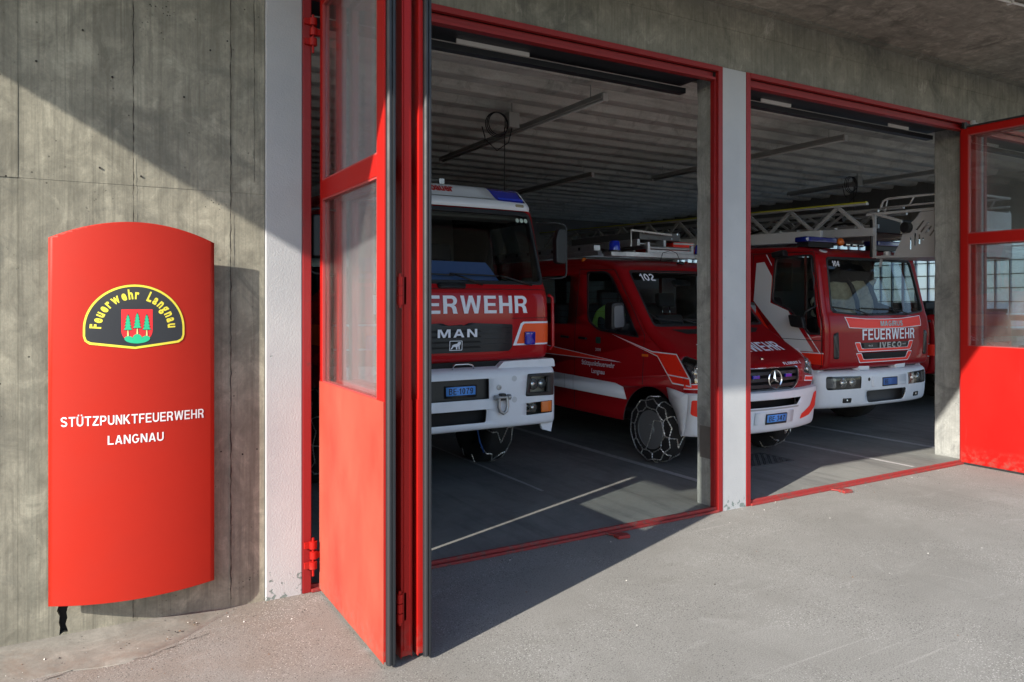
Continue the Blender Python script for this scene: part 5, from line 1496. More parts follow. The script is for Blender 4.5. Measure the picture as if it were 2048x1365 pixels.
for sg in (-1, 1):
    eb = WV.edge(0.385, 0.825)
    fr_ = [(AC[0]+(AR+0.005)*math.cos(a), AC[1]+(AR+0.005)*math.sin(a)) for a in [R(180-3-9*i) for i in range(8)]]
    ol = [q for q in eb]+[(0.50, 0.858), (0.62, 0.872)]+[q for q in reversed(fr_) if q[0] < 0.62]
    sheet('bumper_end', M['bumper'], va, ol, WV.side(sg, 0.004), (), (), (), (sg, 0, 0), solid=0.015)
    WV.patch('stripe', M['glow'], va, rpoly([(sg*0.50, 0.490), (sg*0.72, 0.515), (sg*0.955, 0.62), (sg*0.955, 0.775), (sg*0.80, 0.765), (sg*0.72, 0.62), (sg*0.52, 0.545)], 0.02), 0.003)
for k in range(46):
    x = -0.42+0.84*k/45
    MB().box(x-0.003, x+0.003, 0.0, 0.01, 0.640, 0.652).data if False else None
WV.patch('bumper_mesh', mat('grey_mesh', (0.35, 0.36, 0.38), 0.5), va, rrect(-0.43, 0.43, 0.637, 0.655, 0.006), 0.003)
WV.patch('plate_carrier', M['bumper'], va, rrect(-0.27, 0.33, 0.485, 0.615, 0.008), 0.014, solid=0.012)
number_plate(va, lambda x, z, off=0: tuple(Vector(WV(0.03, z, off+0.012))+Vector((x-0.03, 0, 0))), 0.035, 0.505, 'BE·347')
# inside
MB().prism(rpoly([(0.98, 1.40), (1.35, 1.30), (1.30, 1.50), (1.05, 1.535)], 0.03), 'x', -0.85, 0.85).build('dashboard', M['black'], va, bevel=0.02)
MB().box(-0.9, 0.9, 0.95, 5.5, 0.52, 0.56).build('cab_floor', M['black'], va)
seat(va, -0.48, 1.62, 0.98, M['seat']); seat(va, 0.48, 1.62, 0.98, M['seat'])
# lime jacket hung over the front seat
jk = []
def jacket_surface(x, z):
    return (x, 2.10+0.12*(z-1.0)-0.05*math.sin(9*x)-0.03*math.sin(14*z+5*x), z)
sheet('hung_jacket', M['hivis'], va, rpoly([(-0.76, 1.15), (-0.28, 1.15), (-0.24, 1.45), (-0.26, 1.68), (-0.36, 1.76), (-0.62, 1.76), (-0.74, 1.68), (-0.78, 1.45)], 0.05), jacket_surface, (), frange(-.8, -.2, .04), frange(1.1, 1.8, .06), (0, -1, 0), solid=0.02)
MB().box(-0.9, 0.9, 2.75, 2.95, 0.9, 1.75).build('rear_bench', M['seat'], va, bevel=0.04)
steering(va, -0.45, 1.50, 1.50, 0.19)
W2.patch('mirror_housing', M['black'], va, rrect(-0.16, 0.10, 2.02, 2.09, 0.02), -0.05, solid=0.03)
wiper(va, W2, 0.55, 1.50, 0.15, 1.56, -0.45, 1.575)
wiper(va, W2, -0.20, 1.50, -0.45, 1.56, -0.82, 1.59)
# roof rack with lamps, ladder parts
for sg in (-1, 1):
    bc = MB().lathe((sg*0.71-0.02, 1.82, 2.40), (0, 0, 1), [(0, 0.075), (0.022, 0.077), (0.024, 0.070), (0.115, 0.066), (0.135, 0.055), (0.140, 0.0)], 28).build('beacon', M['blue'], va, smooth=40)
    MB().box(sg*0.71-0.13, sg*0.71+0.10, 1.74, 1.90, 2.345, 2.398).build('beacon_base', M['steel'], bc, bevel=0.004)
    MB().lathe((sg*0.71-0.02, 1.82, 2.385), (0, 0, 1), [(0, 0.080), (0.035, 0.080)], 28).build('beacon_collar', M['black'], bc, smooth=40)
    MB().lathe(W2(sg*0.93, 2.33, 0.0), (sg*0.4, 0, 1), [(-0.01, 0.035), (0.015, 0.03), (0.03, 0.0)], 14).build('roof_marker', M['amber'], va, smooth=True)
rk = MB().box(-0.60, 0.63, 1.79, 1.85, 2.348, 2.408).build('roof_rack', M['alu'], va, bevel=0.004)
MB().box(-0.85, -0.79, 2.0, 5.4, 2.37, 2.42).box(0.79, 0.85, 2.0, 5.4, 2.37, 2.42).build('rack_rail', M['alu'], rk)
for yy in (2.6, 3.6, 4.6): MB().box(-0.789, 0.789, yy, yy+0.05, 2.385, 2.435).build('rack_bar', M['alu'], rk)
MB().box(-0.22, -0.18, 1.80, 1.84, 2.409, 2.54).box(0.52, 0.56, 1.80, 1.84, 2.409, 2.52).box(-0.18, 0.52, 1.80, 1.84, 2.409, 2.445).cyl((-0.18, 1.86, 2.475), (0.52, 1.86, 2.475), 0.022).build('ladder_roller', M['alu'], rk)
# aluminium ladder lying on the rack
ld = thing('roof_ladder', 'aluminium ladder lying on the roof rack of the red van', 'ladder', (6.42, 0.84, 0))
for x in (-0.24, 0.20): MB().box(x-0.02, x+0.02, 1.95, 5.5, 2.500, 2.59).build('ladder_rail', M['alu'], ld, bevel=0.004)
for k in range(12): MB().cyl((-0.22, 2.1+0.28*k, 2.545), (0.18, 2.1+0.28*k, 2.545), 0.014, n=8).build('rung', M['alu'], ld, smooth=True)
MB().tube([(-0.34, 1.98, 2.49), (-0.34, 1.98, 2.70), (0.34, 1.98, 2.665)], 0.013, 6).build('ladder_hoop', M['tubewhite'], ld)
bxs = thing('roof_box', 'grey bolted metal tool box on the roof rack of the red van', 'tool box', (6.42, 0.84, 0))
MB().box(-0.14, 0.56, 2.05, 3.6, 2.592, 2.70).build('box_body', mat('grey_box_metal', (0.13, 0.13, 0.13), 0.4, 0.5), bxs, bevel=0.01)
for (x, z) in ((-0.08, 2.68), (0.02, 2.61), (0.22, 2.67), (0.40, 2.62), (0.5, 2.685)):
    MB().cyl((x, 2.04, z), (x, 2.0495, z), 0.012, n=10).build('bolt', M['chrome'], bxs)
MB().box(0.57, 0.95, 2.2, 3.0, 2.435, 2.60).build('red_case', M['glow'], bxs, bevel=0.01)
MB().box(0.57, 0.95, 2.19, 2.199, 2.565, 2.59).build('case_edge', M['tubewhite'], bxs)
pl_ = thing('roof_pole', 'long perforated pale rail lying along the roof of the red van', 'rail', (6.42, 0.84, 0))
MB().box(-0.76, -0.66, 2.2, 5.4, 2.437, 2.51).build('pole_body', M['alu'], pl_, bevel=0.006)
for k in range(9): MB().box(-0.7615, -0.7605, 2.5+0.32*k, 2.55+0.32*k, 2.455, 2.495).build('slot', M['dark'], pl_)
MB().tube([(-0.10, 1.70, 2.30), (-0.08, 1.68, 2.40), (0.02, 1.64, 2.43), (0.10, 1.62, 2.40), (0.14, 1.60, 2.30)], 0.004, 5).build('antenna_cable', M['black'], va, smooth=True)
MB().lathe((0.16, 1.62, 2.26), (0, 0, 1), [(0, 0.05), (0.03, 0.04), (0.04, 0)], 16).build('antenna_foot', M['black'], va, smooth=True)

# ------------------------------------------------------------------ turntable ladder truck
lt = thing('ladder_truck', 'dark red turntable ladder truck with white bumper seen in the second bay', 'ladder truck', (9.36, 1.50, 0.0))
W3 = Wrap([(0.16, 0.90), (0.06, 0.915), (0.02, 0.96), (0.0, 1.10), (0.0, 1.48), (0.025, 1.60), (0.05, 1.655), (0.20, 2.37), (0.25, 2.43), (0.36, 2.49), (0.60, 2.53), (1.95, 2.565)],
          1.13, 0.07, 0.07, (1.6, 2.5, 0.7), (0.06, 1.65))
ws3 = rpoly([(-0.98, 1.665), (-0.5, 1.625), (0.5, 1.625), (0.98, 1.665), (0.935, 2.35), (-0.935, 2.35)], [0.08, 0.0, 0.0, 0.08, 0.06, 0.06], 5)
g_up = rpoly([(-0.50, 1.155), (0.50, 1.155), (0.56, 1.235), (-0.56, 1.235)], 0.02)
g_lo = rpoly([(-0.46, 1.030), (0.46, 1.030), (0.50, 1.115), (-0.50, 1.115)], 0.02)
W3.shell('cab', M['vred2'], lt, 0.90, 2.564, [ws3, g_up, g_lo], solid=0.025)
win3 = rpoly([(0.18, 1.385), (0.33, 1.385), (0.345, 1.395), (0.64, 1.70), (0.93, 1.80), (0.90, 2.385), (0.33, 2.385)], [0.03, 0.02, 0.02, 0.08, 0.06, 0.06, 0.06], 5)
arch3 = [(1.95, 1.0), (1.80, 0.98)]+[(1.25+0.56*math.cos(a), 0.55+0.56*math.sin(a)) for a in [R(40+12*i) for i in range(10)]]+[(0.70, 0.88)]
for sg in (-1, 1):
    e = W3.edge(0.90, 2.564)
    sd = sheet('cab_side', M['vred2'], lt, e+[(1.95, e[-1][1])]+arch3, W3.side(sg), [win3], (), [1.65+0.15*i for i in range(6)], (sg, 0, 0), solid=0.025, lining=M['seat'])
    sheet('side_window', M['wind'], lt, win3, W3.side(sg, -0.010), (), (), (), (sg, 0, 0))
    big = rpoly([(0.155, 1.36), (0.34, 1.36), (0.36, 1.375), (0.655, 1.680), (0.955, 1.785), (0.925, 2.408), (0.305, 2.408)], [0.03, 0.02, 0.02, 0.08, 0.06, 0.06, 0.06], 5)
    sheet('window_seal', M['rubber'], lt, big, W3.side(sg, 0.003), [win3], (), (), (sg, 0, 0))
    f_ = lambda off: W3.side(sg, off)
    sheet('livery', M['vwhite'], lt, [(1.24, 2.33), (1.10, 2.34), (0.96, 2.14), (0.965, 1.775), (0.66, 1.665), (0.26, 1.140), (0.60, 1.140), (1.26, 1.80)], f_(0.003), (), (), [1.65+0.15*i for i in range(6)], (sg, 0, 0))
    sheet('livery_line', M['decal'], lt, [(1.08, 2.44), (1.06, 2.44), (0.97, 2.30), (0.97, 2.28)], f_(0.003), (), (), (), (sg, 0, 0))
    sheet('livery_line', M['decal'], lt, [(0.53, 1.585), (0.515, 1.585), (0.155, 1.125), (0.172, 1.125)], f_(0.003), (), (), (), (sg, 0, 0))
    sheet('livery_band', M['glow'], lt, [(0.125, 0.975), (1.9, 0.985), (1.9, 1.115), (0.11, 1.120)], f_(0.004), (), (), (), (sg, 0, 0))
    sheet('livery_line', M['decal'], lt, [(0.11, 1.118), (1.9, 1.113), (1.9, 1.124), (0.11, 1.130)], f_(0.0045), (), (), (), (sg, 0, 0))
    sheet('livery', M['glow'], lt, [(1.18, 1.66), (1.24, 1.72), (1.24, 1.40), (0.90, 1.30)], f_(0.004), (), (), (), (sg, 0, 0))
    if sg < 0:
        lettering('model_lettering', mat('dark_red_letters', (0.16, 0.01, 0.01), 0.4), lt, '150E30', lambda x, z: W3.side(-1, 0.006)(-x, z), -0.52, 1.020, 0.30, 0.05, bold=0.01, out=(-1, 0, 0))
    for (ya, za, yb, zb) in ((0.14, 0.95, 0.135, 1.60), (0.15, 1.60, 0.30, 2.44), (1.30, 0.95, 1.30, 2.46), (0.30, 2.44, 1.30, 2.46), (0.13, 1.285, 1.3, 1.30)):
        g_ = W3.side(sg, 0.002)
        MB().tube([g_(ya, za), g_(yb, zb)], 0.0045, 5).build('shut_line', M['dark'], sd)
    MB().box(sg*1.065-0.012, sg*1.065+0.012, 0.42, 0.445, 1.48, 2.40).build('window_post', mat('brown_post', (0.12, 0.03, 0.025), 0.5), lt)
    # mirror folded to the side, kerb mirror on top
    mr = MB().tube([(sg*1.15, 0.20, 1.74), (sg*1.24, 0.30, 1.66), (sg*1.25, 0.36, 1.52)], 0.012, 6).build('mirror_arm', M['black'], lt, smooth=True)
    MB().prism(rpoly([(0.30, 1.44), (0.52, 1.46), (0.56, 1.62), (0.34, 1.60)], 0.03), 'x', sg*1.20, sg*1.27).build('mirror', M['black'], mr, bevel=0.015)
    MB().prism(rpoly([(0.70, 2.40), (0.90, 2.38), (0.93, 2.46), (0.72, 2.49)], 0.03), 'x', sg*1.07, sg*1.17).build('kerb_mirror', M['black'], lt, bevel=0.015)
    W3.patch('corner_vane', mat('smoked_vane', (0.03, 0.03, 0.032), 0.3), lt, rpoly([(sg*0.915, 1.05), (sg*1.005, 1.05), (sg*1.02, 1.37), (sg*0.935, 1.40)], 0.03), 0.008, solid=0.01)
    # steps below the door
    st = MB().box(min(sg*1.0, sg*1.125), max(sg*1.0, sg*1.125), 0.20, 0.95, 0.40, 0.90)
    st.build('step_panel', M['bumper'], lt, bevel=0.02)
    for z in (0.47, 0.70): MB().box(min(sg*1.126, sg*1.133), max(sg*1.126, sg*1.133), 0.24, 0.90, z, z+0.09).build('step_recess', M['dark'], lt)
    MB().box(min(sg*1.126, sg*1.135), max(sg*1.126, sg*1.135), 0.30, 0.42, 0.815, 0.85).build('side_marker', M['amber'], lt)
    wheel(lt, (sg*0.98, 1.25, 0.475), sg, 0.475, 0.28, chains=False)
    wheel(lt, (sg*0.92, 4.9, 0.475), sg, 0.475, 0.42, chains=False)
W3.patch('windscreen', M['wind'], lt, ws3, -0.006)
W3.patch('windscreen_gasket', M['rubber'], lt, rpoly([(-1.01, 1.645), (-0.5, 1.602), (0.5, 1.602), (1.01, 1.645), (0.96, 2.378), (-0.96, 2.378)], [0.08, 0, 0, 0.08, 0.06, 0.06], 5), 0.005, [ws3], solid=0.01)
caps('unit_number', M['decal'], lt, '104', W3.at(0.003), -0.79, 2.25, 0.135, 0.075, out=(0, -1, 0.2))
# nose band, lettering, grille
W3.patch('livery_line', M['decal'], lt, [(-0.80, 1.590), (-0.4, 1.565), (0, 1.558), (0.4, 1.565), (0.86, 1.596), (0.86, 1.452), (0.4, 1.432), (0, 1.428), (-0.4, 1.432), (-0.74, 1.447)], 0.003)
W3.patch('livery_band', M['glow'], lt, [(-0.785, 1.582), (-0.4, 1.557), (0, 1.550), (0.4, 1.557), (0.845, 1.587), (0.845, 1.460), (0.4, 1.440), (0, 1.436), (-0.4, 1.440), (-0.728, 1.455)], 0.0045)
caps('maker_lettering', M['steel'], lt, 'MAGIRUS', W3.at(0.010), 0.13, 1.460, 0.50, 0.070, t=.24, w=.85, cuts=6)
caps('lettering', M['decal'], lt, 'FEUERWEHR', W3.at(0.004), 0.09, 1.284, 1.16, 0.142, t=.18, cuts=16)
MB().box(-0.62, 0.62, 0.10, 0.13, 0.98, 1.26).build('grille_back', M['dark'], lt)
for (a, b_, w0, w1) in ((1.128, 1.270, 0.56, 0.63), (0.985, 1.128, 0.52, 0.60)):
    hole = g_up if a > 1.1 else g_lo
    W3.patch('grille_border', M['decal'], lt, rpoly([(-w0-0.01, a), (w0+0.01, a), (w1+0.01, b_-0.012), (w1-0.10, b_-0.012), (w0-0.06, a+0.048), (-w0+0.06, a+0.048), (-w1+0.10, b_-0.012), (-w1-0.01, b_-0.012)], 0.02), 0.003)
    W3.patch('grille_band', M['glow'], lt, rpoly([(-w0, a+0.010), (w0, a+0.010), (w1, b_-0.022), (w1-0.09, b_-0.022), (w0-0.055, a+0.040), (-w0+0.055, a+0.040), (-w1+0.09, b_-0.022), (-w1, b_-0.022)], 0.02), 0.0045)
W3.patch('grille_insert', M['black'], lt, rpoly([(-0.47, 1.172), (0.47, 1.172), (0.52, 1.248), (-0.52, 1.248)], 0.015), 0.006, solid=0.01)
W3.patch('grille_insert', M['dark'], lt, rpoly([(-0.44, 1.030), (0.44, 1.030), (0.49, 1.112), (-0.49, 1.112)], 0.015), 0.006, solid=0.01)
caps('maker_lettering', M['steel'], lt, 'IVECO', W3.at(0.020), 0.08, 1.176, 0.48, 0.072, t=.24, w=.85, gap=.2)
lettering('small_lettering', M['steel'], lt, '4x2', W3.at(0.012), -0.34, 1.198, 0.09, 0.022, bold=0.02)
lettering('small_lettering', M['steel'], lt, 'euro', W3.at(0.012), 0.40, 1.205, 0.08, 0.018, bold=0.02)
wiper(lt, W3, 0.55, 1.61, 0.2, 1.68, -0.45, 1.70)
wiper(lt, W3, -0.35, 1.61, -0.6, 1.68, -0.98, 1.72)
# bumper
WJ = Wrap([(0.20, 0.395), (0.08, 0.400), (0.03, 0.43), (0.01, 0.52), (0.0, 0.66), (0.0, 0.80), (0.02, 0.855), (0.07, 0.885), (0.16, 0.895)], 1.18, 0.10, 0.15, pw=3.2)
lowo = rpoly([(-0.36, 0.455), (0.42, 0.455), (0.48, 0.615), (-0.42, 0.615)], 0.06, 5)
def hl3(sg, g=0.0): return rpoly([(sg*(0.50-g), 0.655-g), (sg*(1.06+g), 0.650-g), (sg*(1.08+g), 0.68-g), (sg*(1.08+g), 0.80+g), (sg*(1.06+g), 0.825+g), (sg*(0.50-g), 0.815+g)], 0.03)
WJ.shell('bumper', M['bumper'], lt, 0.395, 0.895, [lowo, hl3(-1), hl3(1)], solid=0.02)
MB().box(-0.55, 0.58, 0.14, 0.16, 0.42, 0.64).build('air_opening', mat('grey_opening', (0.05, 0.05, 0.055), 0.6), lt)
for sg in (-1, 1):
    eb = WJ.edge(0.395, 0.895)
    sheet('bumper_end', M['bumper'], lt, eb+[(0.55, 0.90), (0.60, 0.65), (0.55, 0.42)], WJ.side(sg), (), (), (), (sg, 0, 0), solid=0.02)
    WJ.patch('lamp_housing', M['black'], lt, hl3(sg, 0.01), -0.055)
    hp = WJ.patch('headlamp', M['lens'], lt, hl3(sg), -0.003)
    for x in (0.66, 0.815):
        p = Vector(WJ(sg*x, 0.735, -0.008))
        headlamp_bowl(hp, p, 0.062, 0.035, axis=(sg*0.12, -1, 0))
    p = Vector(WJ(sg*1.0, 0.737, -0.014))
    WJ.patch('corner_lamp', mat('clear_corner_lamp', (0.33, 0.33, 0.34), 0.2, 0.7), hp, rrect(min(sg*0.925, sg*1.075), max(sg*0.925, sg*1.075), 0.672, 0.80, 0.02), -0.012)
    WJ.patch('lamp_trim', M['bumper'], lt, rpoly([(sg*0.42, 0.66), (sg*0.52, 0.66), (sg*0.505, 0.81), (sg*0.43, 0.815)], 0.01), 0.004)
    WJ.patch('fog_lamp', M['black'], lt, rrect(min(sg*0.68, sg*0.82), max(sg*0.68, sg*0.82), 0.475, 0.535, 0.012), 0.006, solid=0.01)
    MB().lathe(WJ(sg*0.75, 0.505, 0.007), (0, -1, 0), [(0, 0.016), (0.003, 0.0)], 10).build('fog_lens', M['chrome'], lt)
    for (x, z) in ((0.385, 0.765), (0.40, 0.56)):
        MB().lathe(WJ(sg*x+0.03, z, 0.002), (0, -1, 0), [(0, 0.024), (0.003, 0.020), (-0.012, 0.015), (-0.02, 0)], 16).build('bolt_hole', M['black'], lt)
    MB().prism([(sg*0.28, 0.885), (sg*0.50, 0.885), (sg*0.52, 0.985), (sg*0.29, 0.985)], 'y', 0.045, 0.16).build('bumper_horn', M['bumper'], lt, bevel=0.012)
MB().box(-0.27, 0.27, 0.15, 0.20, 0.87, 1.0).build('radiator_slot', M['dark'], lt)
WJ.patch('plate_carrier', M['bumper'], lt, rrect(-0.30, 0.46, 0.66, 0.80, 0.01), 0.006, solid=0.006)
number_plate(lt, lambda x, z, off=0: tuple(Vector(WJ(0.08, z, off))), 0.08, 0.665, 'BE', 0.30, 0.085) if False else None
pn = sheet('number_plate', mat('dim_blue_plate', (0.04, 0.13, 0.42), 0.5), lt, rrect(-0.07, 0.23, 0.675, 0.765, 0.008), lambda x, z: (x, -0.014, z), solid=0.006)
sheet('plate_holder', M['black'], lt, rrect(-0.085, 0.245, 0.660, 0.777, 0.008), lambda x, z: (x, -0.009, z), solid=0.006)
caps('plate_lettering', M['ink'], pn, 'BE', lambda x, z: (x, -0.016, z), -0.005, 0.692, 0.075, 0.055, t=.15, w=.56)
MB().box(-1.0, 1.0, 0.25, 1.9, 0.86, 0.92).build('cab_floor', M['black'], lt)
MB().box(-0.45, 0.45, 0.35, 7.0, 0.55, 0.86).build('chassis', M['black'], lt)
# cab interior
MB().prism(rpoly([(0.10, 1.40), (0.50, 1.30), (0.48, 1.55), (0.20, 1.625)], 0.03), 'x', -1.03, 1.03).build('dashboard', M['black'], lt, bevel=0.02)
MB().box(-1.04, 1.04, 1.90, 1.93, 0.95, 2.50).build('cab_rear_wall', M['lining'], lt)
MB().box(-0.35, 0.45, 1.885, 1.8995, 1.95, 2.40).build('rear_window', M['lens'], lt)
seat(lt, -0.62, 0.85, 1.22, M['seat']); seat(lt, 0.55, 0.85, 1.22, M['seat'])
steering(lt, -0.60, 0.46, 1.62, 0.22)
# sand coloured jackets piled behind the windscreen
def crumple(x, z):
    s_ = math.sin(11*x+3*z)*0.05+math.sin(19*z-7*x)*0.035+math.sin(31*x+13*z)*0.018
    return (x, 0.50+0.30*(x-0.12)**2*2+s_, z+0.03*math.sin(15*x))
jk_ = thing('protective_jacket', 'sand coloured jackets piled behind windscreen of the ladder truck', 'jacket', (9.40, 1.50, 0.0))
sheet('jacket_cloth', M['jacket'], jk_, rpoly([(-0.62, 1.60), (0.86, 1.60), (0.80, 1.80), (0.62, 2.06), (0.30, 2.12), (0.10, 2.04), (-0.10, 2.08), (-0.38, 2.00), (-0.58, 1.80)], 0.08), crumple, (), frange(-.7, .9, .03), frange(1.5, 2.2, .03), (0, -1, 0), solid=0.03)
for x in (-0.05, 0.36):
    MB().tube([(x, 0.40, 1.62), (x-0.06, 0.38, 1.80), (x-0.12, 0.42, 2.0), (x-0.10, 0.5, 2.08)], 0.032, 6).build('jacket_strap', M['black'], jk_, smooth=True)
# superstructure
eb_ = MB().box(-1.18, 1.18, 2.12, 7.4, 0.86, 1.75).build('equipment_body', M['vred2'], lt, bevel=0.03)
MB().box(-1.18, -0.35, 2.12, 3.2, 1.752, 2.35).build('operator_stand', M['vred2'], lt, bevel=0.03)
MB().box(-1.186, -1.1805, 2.2, 3.1, 1.6, 2.25).build('white_board', M['vwhite'], lt)
MB().lathe((0, 5.2, 1.752), (0, 0, 1), [(0, 0.75), (0.25, 0.75), (0.28, 0.6), (0.55, 0.6)], 36).build('turntable', M['ladder'], lt, smooth=40)
for sg in (-1, 1): MB().box(sg*0.485-0.065, sg*0.485+0.065, 4.6, 5.8, 2.30, 2.75).build('ladder_bearing', M['ladder'], lt, bevel=0.02)
# lamps on the cab roof
M['blue2'] = mat('dark_blue_lens', (0.006, 0.016, 0.20), 0.15, coat=0.7)
for (x, nm) in ((-0.72, 'beacon'), (0.75, 'beacon')):
    b_ = MB().prism(rpoly([(x-0.30, 0.42), (x+0.30, 0.42), (x+0.33, 0.50), (x+0.30, 0.66), (x-0.30, 0.66), (x-0.33, 0.50)], 0.04), 'z', 2.585, 2.655).build(nm, M['blue2'], lt, bevel=0.015)
    MB().box(x-0.26, x+0.26, 0.46, 0.64, 2.52, 2.584).build('beacon_foot', M['black'], b_)
MB().lathe((-0.36, 0.44, 2.60), (0.3, -1, 0.4), [(-0.02, 0.05), (0.02, 0.055), (0.05, 0.04), (0.06, 0)], 18).build('amber_lamp', M['amber'], lt, smooth=True)
for x in (-0.2, -0.05, 0.1): MB().cyl((x-0.045, 0.45, 2.575), (x+0.045, 0.45, 2.575), 0.028, n=14).build('air_horn', M['chrome'], lt, smooth=40)
W3.patch('marker_lamp', M['vwhite'], lt, [(-0.70*1.0-0.20+0.065*math.cos(a), 2.455+0.020*math.sin(a)) for a in [2*math.pi*i/18 for i in range(18)]], 0.008, solid=0.01)
# ladder set: rails, lattice, rungs
lad = MB()
def zt(y): return 3.075+0.028*y
la = MB()
LR = 0.40
Y0, Y1 = 0.0, 8.0
for sg in (-1, 1):
    rl = MB().bar((sg*LR, Y0, zt(Y0)), (sg*LR, Y1, zt(Y1)), 0.05, 0.030).build('ladder_rail', M['ladder'], lt)
    if sg < 0: MB().bar((sg*(LR+0.012), Y0, zt(Y0)+0.019), (sg*(LR+0.012), Y1, zt(Y1)+0.019), 0.052, 0.017).build('edge_strip', M['yellow'], rl)
    MB().bar((sg*LR, Y0-0.1, zt(Y0)-0.375), (sg*LR, 6.6, zt(6.6)-0.375), 0.05, 0.11).build('lower_beam', M['ladder'], lt, bevel=0.006)
    MB().bar((sg*(LR+0.06), 0.65, zt(.65)-0.40), (sg*(LR+0.06), 6.2, zt(6.2)-0.40), 0.05, 0.16).build('outer_beam', M['vwhite'], lt, bevel=0.006)
    la = MB()
    n_ = 10
    for k in range(n_):
        ya = Y0+0.05+k*0.78; ym = ya+0.39; yb = ya+0.78
        la.bar((sg*LR, ya, zt(ya)-0.33), (sg*LR, ym, zt(ym)-0.015), 0.03, 0.045)
        la.bar((sg*LR, ym, zt(ym)-0.015), (sg*LR, yb, zt(yb)-0.33), 0.03, 0.045)
    la.build('lattice', M['ladder'], lt)
    li = MB().bar((sg*(LR-0.09), Y0-0.1, zt(0)-0.10), (sg*(LR-0.09), 7.4, zt(7.4)-0.10), 0.035, 0.03)
    li.bar((sg*(LR-0.09), Y0-0.1, zt(0)-0.30), (sg*(LR-0.09), 7.4, zt(7.4)-0.30), 0.035, 0.05)
    for k in range(12):
        ya = 0.1+k*0.6
        li.bar((sg*(LR-0.09), ya, zt(ya)-0.29), (sg*(LR-0.09), ya+0.3, zt(ya+0.3)-0.10), 0.02, 0.03)
        li.bar((sg*(LR-0.09), ya+0.3, zt(ya+0.3)-0.10), (sg*(LR-0.09), ya+0.6, zt(ya+0.6)-0.29), 0.02, 0.03)
    li.build('inner_rail', M['alu'], lt)
for k in range(24): MB().cyl((-LR+0.02, 0.2+0.31*k, zt(0.2+0.31*k)-0.30), (LR-0.02, 0.2+0.31*k, zt(0.2+0.31*k)-0.30), 0.015, n=8).build('rung', M['alu'], lt, smooth=True)
for k in range(5): MB().bar((-LR-0.03, 5.2+0.5*k, zt(5.2)-0.06*k-0.05), (-LR-0.03, 7.8, zt(7.8)-0.06*k-0.05), 0.012, 0.012).build('guard_wire', M['steel'], lt)
# floodlight, hoses and drum on the ladder
MB().lathe((-0.05, 0.62, zt(0.6)-0.10), (0.3, -1, -0.1), [(-0.10, 0.03), (-0.08, 0.07), (0, 0.085), (0.02, 0.08)], 22).build('floodlight', M['black'], lt, smooth=40)
MB().lathe((-0.046, 0.605, zt(0.6)-0.102), (0.3, -1, -0.1), [(0, 0.07), (0.004, 0.0)], 22).build('floodlight_lens', M['chrome'], lt, smooth=40)
for (x, y, z) in ((-0.25, 1.9, 2.80), (-0.12, 1.85, 2.80)): MB().lathe((x, y, z), (1, 0, 0), [(0, 0.06), (0.08, 0.06)], 20).build('cable_pulley', M['alu'], lt, smooth=40)
MB().tube([(-0.4, 2.4, 2.75), (-0.3, 1.7, 2.9), (-0.1, 1.2, 2.85), (0.1, 0.7, 2.9), (0.1, 0.3, 2.85)], 0.016, 6).build('hose', M['black'], lt, smooth=True)
# rescue cage at the tip
cg = thing('rescue_cage', 'grey slotted rescue cage hanging at the ladder tip before the dark red cab', 'rescue cage', (9.40, 1.50, 0.0))
CX0, CX1 = -0.42, 0.75
for sx in (CX0, CX1):
    nm = MB()
    nm.bar((sx, -0.085, 2.372), (sx, -0.085, 2.925), 0.03, 0.05, (0, 1, 0))
    nm.bar((sx, -0.06, 2.372), (sx, -1.15, 2.335), 0.03, 0.028)
    nm.bar((sx, 0.02, 2.930), (sx, -1.15, 2.915), 0.03, 0.036)
    nm.bar((sx, -0.13, 2.925), (sx, -0.47, 2.80), 0.028, 0.035)
    nm.bar((sx, -0.46, 2.81), (sx, -0.46, 2.645), 0.022, 0.022)
    nm.build('cage_frame', M['ladder'], cg, bevel=0.004)
    MB().tube([(sx, -0.185, 2.99), (sx, -0.185, 3.03), (sx, -0.21, 3.085), (sx, -0.27, 3.11), (sx, -1.15, 3.09)], 0.015, 8).tube([(sx, -0.19, 3.0), (sx, -1.15, 2.985)], 0.013, 8)\
        .tube([(sx, -0.235, 2.94), (sx, -0.27, 3.108)], 0.011, 6).tube([(sx, -0.56, 2.99), (sx, -0.62, 3.10)], 0.011, 6).tube([(sx, -0.92, 2.99), (sx, -0.98, 3.10)], 0.011, 6).build('hand_rail', M['ladder'], cg, smooth=True)
    ol = [(-0.34, 2.362), (-0.43, 2.52), (-0.47, 2.64), (-0.52, 2.74), (-0.62, 2.80), (-0.70, 2.895), (-1.15, 2.895), (-1.15, 2.335)]
    hs = []
    for k in range(4):
        c0 = (-0.655-0.055*k, 2.675-0.028*k); L_ = (0.15, 0.15, 0.12, 0.09)[k]
        d = Vector((-0.62, 0.78)).normalized(); u = Vector((d.y, -d.x))*0.010
        a = Vector(c0); b_ = a+d*L_
        hs.append([tuple(a-u), tuple(a+u), tuple(b_+u), tuple(b_-u)])
    hs += [rrect(-0.645, -0.625, 2.485, 2.64, 0.006), rrect(-0.700, -0.680, 2.50, 2.62, 0.006), [(-0.735, 2.545), (-0.75, 2.565), (-0.735, 2.585), (-0.722, 2.565)], rrect(-0.585, -0.570, 2.44, 2.60, 0.005)]
    vs_, fs2 = sheet_mesh(ol, lambda y, z: (sx, y, z), hs, (), (), (-1, 0, 0))
    obj_from('cage_panel', vs_, fs2, M['ladder'], cg, solid=0.004)
MB().box(CX0, CX1, -1.17, -1.15, 2.34, 2.90).build('cage_front', M['ladder'], cg)
MB().box(CX0+0.02, CX1-0.02, -1.149, -0.10, 2.345, 2.358).build('cage_floor', M['alu'], cg)
MB().tube([(CX0, -1.15, 3.09), (CX1, -1.15, 3.09)], 0.015, 8).build('hand_rail', M['ladder'], cg, smooth=True)
